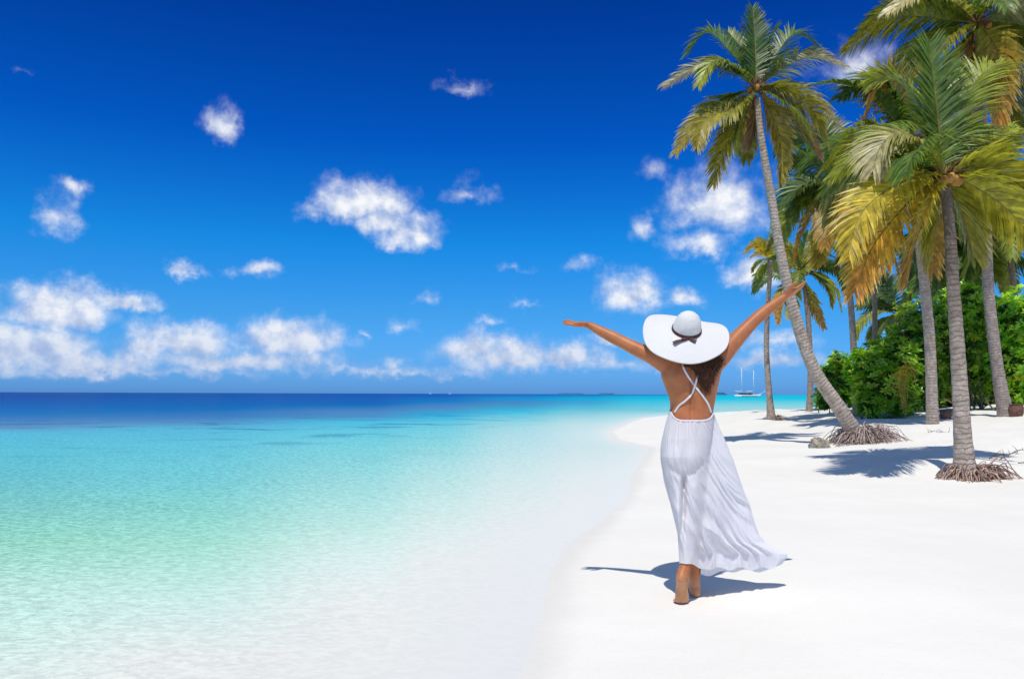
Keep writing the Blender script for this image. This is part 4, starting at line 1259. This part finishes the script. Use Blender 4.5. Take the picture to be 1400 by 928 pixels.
    ed = np.empty(len(me.edges) * 2, int); me.edges.foreach_get('vertices', ed); ed = ed.reshape(-1, 2)
    qx, qy = pix(co)
    wgt = np.ones(n)
    wgt[(qx < 806) | (qx > 1072)] = .28
    wgt[qy > 800] = .45
    hd_ = np.linalg.norm(co - HEAD, axis=1) < .13
    wgt[hd_] = .3
    deg = np.bincount(ed.ravel(), minlength=n).astype(float)
    for it in range(16):
        acc = np.stack([np.bincount(ed[:, 0], co[ed[:, 1], k], n) + np.bincount(ed[:, 1], co[ed[:, 0], k], n) for k in range(3)], 1) / deg[:, None]
        sgn = .6
        co = co + sgn * wgt[:, None] * (acc - co)
    # modelling of the back: spine furrow and shoulder blades
    qx, qy = pix(co)
    bk = np.clip((-(co[:, 1] - DW) - .02) / .04, 0, 1) * (qy > 480) * (qy < 600) * (qx > 900) * (qx < 990) * np.clip((588 - qy) / 28, 0, 1)
    co[:, 1] += bk * .013 * np.exp(-((qx - 946.5) / 3.0) ** 2) * np.clip((qy - 495) / 25, 0, 1)
    co[:, 1] += bk * .006 * np.exp(-((qx - 946.5) / 9) ** 2)
    for bx in (926, 966): co[:, 1] -= bk * .016 * np.exp(-(((qx - bx) / 9) ** 2 + ((qy - 512) / 13) ** 2))
    sandy = np.clip((qy - 783) / 14, 0, 1) * .75
    fc = [tuple(p.vertices) for p in me.polygons]
    bpy.data.meshes.remove(me)
    return mesh_obj('body', co, fc, skin_material(), root, floats={'sandy': sandy})

HATN = unit([0.03, -.63, .776]); HATU = unit(np.cross([0, 1., 0], HATN)); HATU = HATU if HATU[0] > 0 else -HATU; HATV = np.cross(HATN, HATU)
HATC = Q(938.5, 452, .0)
HEAD = HATC - HATN * .055 + np.array([.004, .02, -.005])

pb = np.array([Q(941, 820)[0], DW - .03, 0]); pb[2] = g1(pb[0], pb[1])
woman = thing('person', 'woman seen from behind in a white summer dress and wide sun hat, arms flung wide', 'person', pb)
body_obj = build_body(woman)
from mathutils.bvhtree import BVHTree
_vo = np.array(world_loc(body_obj))
BODY = BVHTree.FromPolygons([tuple(np.array(v.co) + _vo) for v in body_obj.data.vertices], [tuple(p.vertices) for p in body_obj.data.polygons])
def skin_at(px, py, off=.0):
    """point just behind her back's surface, off metres towards the camera"""
    a = Q(px, py, -.6); d = unit(Q(px, py, .6) - a)
    hit = BODY.ray_cast(Vector(a), Vector(d), 1.0)
    if hit[0] is None: return Q(px, py, back_dy(px, py)) - d * off
    return np.array(hit[0]) - d * off

# hair
def hair():
    m, t, out = material('dark brown hair')
    n = t.noise(t.pos(), 60, 3)
    c = t.mixc(n, (.040, .017, .010), (.150, .066, .034))
    b = principled(t, c, .5, .2); t.link(b.outputs[0], out.inputs[0])
    r = np.random.default_rng(3); mb = MB()
    V, f = ell(HEAD + np.array([0, -.012, .004]), .078, .088, .098, (np.array([1., 0, 0]), unit([0, .83, .56]), unit([0, -.56, .83])))
    keep = V[:, 1] < HEAD[1] + .035
    idx = {i for i in np.nonzero(keep)[0]}
    mb.add(V, [q for q in f if all(i in idx for i in q)])
    for k in range(620):
        u = r.random()
        x1 = 934 + 50 * u + r.normal(0, 1.5)
        x2 = 946 + 40 * u + r.normal(0, 2.5)
        low = 500 + 41 * math.exp(-((u - .50) / .27) ** 2) * r.uniform(.45, 1.06)
        a = Q(938 + 12 * u + r.normal(0, 3), 470 + r.normal(0, 4), -.035 - .015 * r.random())
        b_ = skin_at(x1, 492 + r.normal(0, 3), .010 + .022 * r.random())
        e_ = skin_at(min(x2, 984), low, .004 + .016 * r.random())
        mid = (b_ * .5 + e_ * .5) + np.array([r.normal(0, .008) + .012 * math.sin(k), -.010 * r.random(), 0])
        pts = catmull([a, b_, mid, e_ + np.array([r.normal(0, .006), 0, 0])], 11)
        V, f = tube(pts, np.linspace(.0028, .0009, 11), 4, True); mb.add(V, f)
    mb.build('hair', m, woman)
hair()

# sun hat
def sun_hat():
    m, t, out = material('white woven straw')
    al = t.attr('along').outputs['Fac']
    w = t.math('SINE', t.math('MULTIPLY', al, 2 * math.pi / .0075))
    n = t.noise(t.pos(), 220, 3, .6)
    c = t.mixc(t.smooth(w, -1, .1, .35, 0), (.90, .885, .86), (.60, .57, .54))
    b = principled(t, c, .75, .2, t.bump(t.math('ADD', w, n), .6, .0016))
    tl = t.new('ShaderNodeBsdfTranslucent'); tl.inputs[0].default_value = (.8, .76, .7, 1)
    mx = t.new('ShaderNodeMixShader'); mx.inputs[0].default_value = .12
    t.link(b.outputs[0], mx.inputs[1]); t.link(tl.outputs[0], mx.inputs[2]); t.link(mx.outputs[0], out.inputs[0])
    prof = [(.0005, .123), (.012, .1225), (.026, .119), (.042, .111), (.056, .098), (.067, .080), (.075, .058), (.080, .034), (.0825, .014), (.084, .002)]
    nth = 120; ths = np.linspace(0, 2 * np.pi, nth, endpoint=False)
    rows = []; arc = []
    for r_, h in prof: rows.append([(r_, h)] * nth); 
    nb = 34
    for i in range(1, nb + 1):
        q = i / nb; row = []
        for th in ths:
            r_ = .084 + .166 * q * (1 + .025 * math.sin(2 * th + .4))
            h = .002 - .040 * q ** 1.35 + q ** 2 * (.028 * math.sin(2 * th + 2.2) + .013 * math.sin(3 * th + .5) + .005 * math.sin(5 * th))
            row.append((r_, h))
        rows.append(row)
    V = []; A = []; acc = 0; prev = None
    for row in rows:
        m_ = np.mean(np.array(row), 0)
        if prev is not None: acc += np.linalg.norm(m_ - prev)
        prev = m_
        for (r_, h), th in zip(row, ths):
            V.append(HATC + HATU * r_ * math.cos(th) + HATV * r_ * math.sin(th) + HATN * h); A.append(acc)
    nr = len(rows); f = []
    # underside, 3 mm below
    V = np.array(V); A = np.array(A)
    Vu = V - HATN * .003
    for i in range(nr - 1):
        for j in range(nth):
            k = (j + 1) % nth
            f.append((i * nth + j, (i + 1) * nth + j, (i + 1) * nth + k, i * nth + k))
    nt = len(V)
    f2 = [tuple(reversed([a + nt for a in q])) for q in f]
    rim = [((nr - 1) * nth + j, (nr - 1) * nth + nt + j, (nr - 1) * nth + nt + (j + 1) % nth, (nr - 1) * nth + (j + 1) % nth) for j in range(nth)]
    mb = MB(); mb.add(np.vstack([V, Vu]), f + f2 + rim, None, np.concatenate([A, A]))
    hat = mb.build('sun_hat', m, woman)
    mr = tint_material('brown ribbon', .6, .3, .35, 90)
    mb = MB()
    V, f = lathe([(.0832, .001), (.0868, .002), (.0868, .012), (.0845, .020), (.0822, .020)], HATC, HATU, HATV, HATN, 64)
    mb.add(V, f, (.075, .026, .020))
    def H(a, b, c): return HATC + HATU * a + HATV * b + HATN * c
    K = H(.0, -.090, .010)
    V, f = ell(K, .010, .008, .009); mb.add(V, f, (.06, .02, .016))
    for pts, w in (([K, H(-.035, -.104, .006), H(-.068, -.116, .004), H(-.092, -.130, .0)], [.006, .010, .012, .013]),
                   ([K, H(.014, -.104, .006), H(.036, -.116, .002)], [.005, .008, .009]),
                   ([K, H(-.025, -.098, .014), H(-.045, -.104, .010)], [.006, .010, .006]),
                   ([K, H(.022, -.094, .014), H(.045, -.090, .010)], [.006, .010, .006])):
        V, f = tube(catmull(pts, 12), np.interp(np.linspace(0, 1, 12), np.linspace(0, 1, len(w)), w), 8, True, np.full(12, .0022), tuple(HATN))
        mb.add(V, f, (.085, .030, .022))
    mb.build('ribbon', mr, hat)
sun_hat()

# dress
def dress():
    m, t, out = material('thin white cotton')
    p = t.pos()
    n = t.noise(t.vmath('MULTIPLY', p, (1, 1, .22)), 95, 4, .6)
    n2 = t.noise(t.vmath('MULTIPLY', p, (1, 1, .5)), 30, 4, .6)
    nb = t.bump(t.math('ADD', t.math('MULTIPLY', n, .5), n2), .55, .006)
    d = t.new('ShaderNodeBsdfDiffuse'); d.inputs[0].default_value = (.90, .89, .91, 1); t.link(nb, d.inputs['Normal'])
    tl = t.new('ShaderNodeBsdfTranslucent'); tl.inputs[0].default_value = (.88, .86, .88, 1); t.link(nb, tl.inputs['Normal'])
    mx = t.new('ShaderNodeMixShader'); mx.inputs[0].default_value = .28
    t.link(d.outputs[0], mx.inputs[1]); t.link(tl.outputs[0], mx.inputs[2])
    tr = t.new('ShaderNodeBsdfTransparent'); mx2 = t.new('ShaderNodeMixShader'); mx2.inputs[0].default_value = .02
    t.link(mx.outputs[0], mx2.inputs[1]); t.link(tr.outputs[0], mx2.inputs[2]); t.link(mx2.outputs[0], out.inputs[0])
    ROW = np.array([  # py, left, right, body right edge, body half depth, blown half depth
     (500, 905, 986, 986, .10, .0), (525, 907.5, 984.5, 984.5, .108, .0), (540, 912.5, 980.5, 980.5, .107, .0), (553, 916, 977, 977, .102, .0),
     (563, 916.5, 975, 975, .100, .0), (580, 911.5, 982, 976, .112, .02), (600, 907, 991, 974, .124, .035), (625, 903.5, 1001, 972, .126, .05),
     (650, 906.5, 1010, 969, .118, .06), (680, 914.5, 1021, 966, .105, .07), (705, 920.5, 1029, 963, .100, .075), (730, 926.5, 1038, 960, .098, .075),
     (742, 928.5, 1047, 958, .10, .07), (750, 929.3, 1064, 957, .10, .06), (757, 929.8, 1075, 956, .10, .05), (785, 931, 1079, 956, .10, .045)], float)
    cols_ = [ROW[:, k] for k in range(6)]
    NT_, NV_ = 420, 230
    V = np.zeros((NV_ + 1, NT_, 3))
    def sm(x, a, b): 
        q = min(1, max(0, (x - a) / (b - a))); return q * q * (3 - 2 * q)
    for j in range(NT_):
        th = 2 * math.pi * j / NT_
        u = (1 - math.cos(th)) / 2; front = math.sin(th) >= 0
        s = math.sin(th)
        if front: top = 563 - 50 * sm(abs(s), .15, .75)
        else: top = 562.5 + 11 * sm(abs(s), .25, .95)
        back_hem = 770.5 + 6.5 * sm(u, .10, .19) + 2.2 * math.sin(u * 31) * sm(u, .15, .3) - 13 * sm(u, .80, 1.0)
        front_hem = 772 + 13 * sm(u, .04, .16) - 5 * sm(u, .25, .5) + 2.0 * math.sin(u * 27 + 1) - 14 * sm(u, .8, 1.0)
        k = sm(u, .0, .05) * sm(1 - u, .0, .05)
        hem = (back_hem * (1 - k) + front_hem * k) if front else back_hem
        for i in range(NV_ + 1):
            v = i / NV_; py = top + (hem - top) * v
            xL, xR, xG, hd, hb = [np.interp(py, cols_[0], c) for c in cols_[1:]]
            x = xL + (xR - xL) * u
            w = (x - xL) / (xG - xL); q0 = sm(py, 563, 600)
            hbod = hd * max(0.0, 1 - min(1, abs(2 * w - 1)) ** 2.2) ** (.5 if w < .5 else .5 + .45 * q0) if w < 1 else 0.0
            hbl = hb * max(0.0, 4 * u * (1 - u)) ** .55
            h = (hbod ** 2 + hbl ** 2) ** .5
            q = sm(py, 563, 770)
            yc = np.interp(py, [500, 563, 625, 700, 770], [.0, .004, -.005, -.005, -.02]) + .05 * sm(w, .9, 2.0) * q
            y = yc + h * (1 if front else -1)
            edge = min(1.0, abs(s) * 2.5)
            # gathers below the waistband
            wob = mnoise.noise(Vector((u * 7, 3.3, th)))
            g = .0042 * math.exp(-max(0, py - 565) / 30) * math.sin(2 * math.pi * 30 * u + 4 * wob) * sm(py, 560, 568)
            # long folds fanning out of the gathers, blown to the right
            rr = mnoise.noise(Vector((u * (13 - 6 * q) - q * 1.6 + .5 * wob, q * 2.1, 11.0 + (5 if front else 0))))
            r2 = mnoise.noise(Vector((u * 26 - q * 3.0, q * 4.5, 4.0 + (5 if front else 0))))
            loose = sm(w, .55, 1.25)
            fold = (1 - 2 * abs(rr)) * (.004 + .020 * q * (.25 + .75 * loose)) + r2 * (.003 + .005 * q)
            # soft drape across the thighs
            rz = mnoise.noise(Vector((x * .05 + py * .03, py * .055 - x * .03, 2.0)))
            fold += .007 * rz * sm(py, 640, 690) * (1 - loose)
            ruff = .022 * mnoise.noise(Vector((u * 15, py * .02, 21.0))) * sm(py, 745, 775) * sm(w, .9, 1.4)
            y += (g + fold + ruff) * edge * (1 if front else -1) * (1 if not front else .8)
            if not front:
                for bx in (921.5, 950): y -= .020 * math.exp(-(((x - bx) / 12) ** 2 + ((py - 626) / 16) ** 2))
                y += .012 * math.exp(-((x - 936) / 3.5) ** 2) * sm(py, 596, 625) * (1 - sm(py, 640, 650))
                y += .007 * math.exp(-((py - 647 + 5 * (((x - 936) / 14) ** 2 - .6)) / 5) ** 2) * sm(x, 908, 918) * (1 - sm(x, 964, 974))
                y += .050 * math.exp(-((x - (935.5 - (py - 650) * .035)) / 3.4) ** 2) * sm(py, 640, 660) * (1 - sm(py, 705, 752))
                y -= .045 * math.exp(-((x - (920 + (py - 650) * .13)) / 9) ** 2) * sm(py, 655, 700)
                y -= .020 * math.exp(-((x - 950) / 9) ** 2) * sm(py, 648, 670) * (1 - sm(py, 690, 740))
            xx = x + (mnoise.noise(Vector((py * .05, u * 5, 8.0))) * 1.6 * sm(w, .8, 1.3) * q) + .9 * math.sin(py * .10 + 1) * sm(u, .95, 1.0) * q
            V[i, j] = Q(xx, py, y)
    f = []
    for i in range(NV_):
        for j in range(NT_):
            k = (j + 1) % NT_; f.append((i * NT_ + j, i * NT_ + k, (i + 1) * NT_ + k, (i + 1) * NT_ + j))
    VF = V.reshape(-1, 3)
    off = np.zeros_like(VF)
    for i in range(len(VF)):
        loc, nor, _, dist = BODY.find_nearest(Vector(VF[i]), .16)
        if loc is None: continue
        dv = VF[i] - np.array(loc); sg = float(np.dot(dv, np.array(nor)))
        if sg < .006: off[i] = np.array(loc) + np.array(nor) * .006 - VF[i]
    O = off.reshape(NV_ + 1, NT_, 3)
    for _ in range(9):
        sm_ = (np.roll(O, 1, 1) + np.roll(O, -1, 1)) / 4 + O / 2
        sm_[1:-1] = (sm_[:-2] + sm_[2:]) / 4 + sm_[1:-1] / 2
        big = np.linalg.norm(O, axis=2, keepdims=True) > np.linalg.norm(sm_, axis=2, keepdims=True)
        O = np.where(big, O, sm_)
    V = V + O
    d_ = mesh_obj('dress', V.reshape(-1, 3), f, m, woman)
    ms = simple_mat('strap cotton', (.80, .78, .80), .8, .2, .05)
    for path in ([(931, 492), (937, 508), (949, 526), (960, 540), (968, 552), (972.5, 564)], [(962, 500), (955, 512), (950.5, 526), (946, 538), (938, 547), (929, 554), (922, 564)]):
        pp = catmull(np.array(path, float), 40)
        pts = np.array([skin_at(a, b, .003 + (.003 if path[0][0] > 940 else 0)) for a, b in pp])
        V_, f_ = tube(pts, .0056, 8, True, .0022, (0, -1, 0))
        mb = MB(); mb.add(V_, f_); mb.build('strap', ms, d_)
    # narrow gathered band along the low back edge
    pts = [];
    for a in np.linspace(0, 1, 60):
        th = math.pi + math.pi * a; u = (1 - math.cos(th)) / 2; s = abs(math.sin(th))
        py = 563 + 11 * sm(s, .25, .95); i = 1
        j = int(round(th / (2 * math.pi) * NT_)) % NT_
        pts.append(V[2, j] + np.array([0, -.0015, 0]))
    V_, f_ = tube(np.array(pts), .0026, 8, True, None, (0, 0, 1))
    mb = MB(); mb.add(V_, f_); mb.build('waistband', ms, d_)
dress()
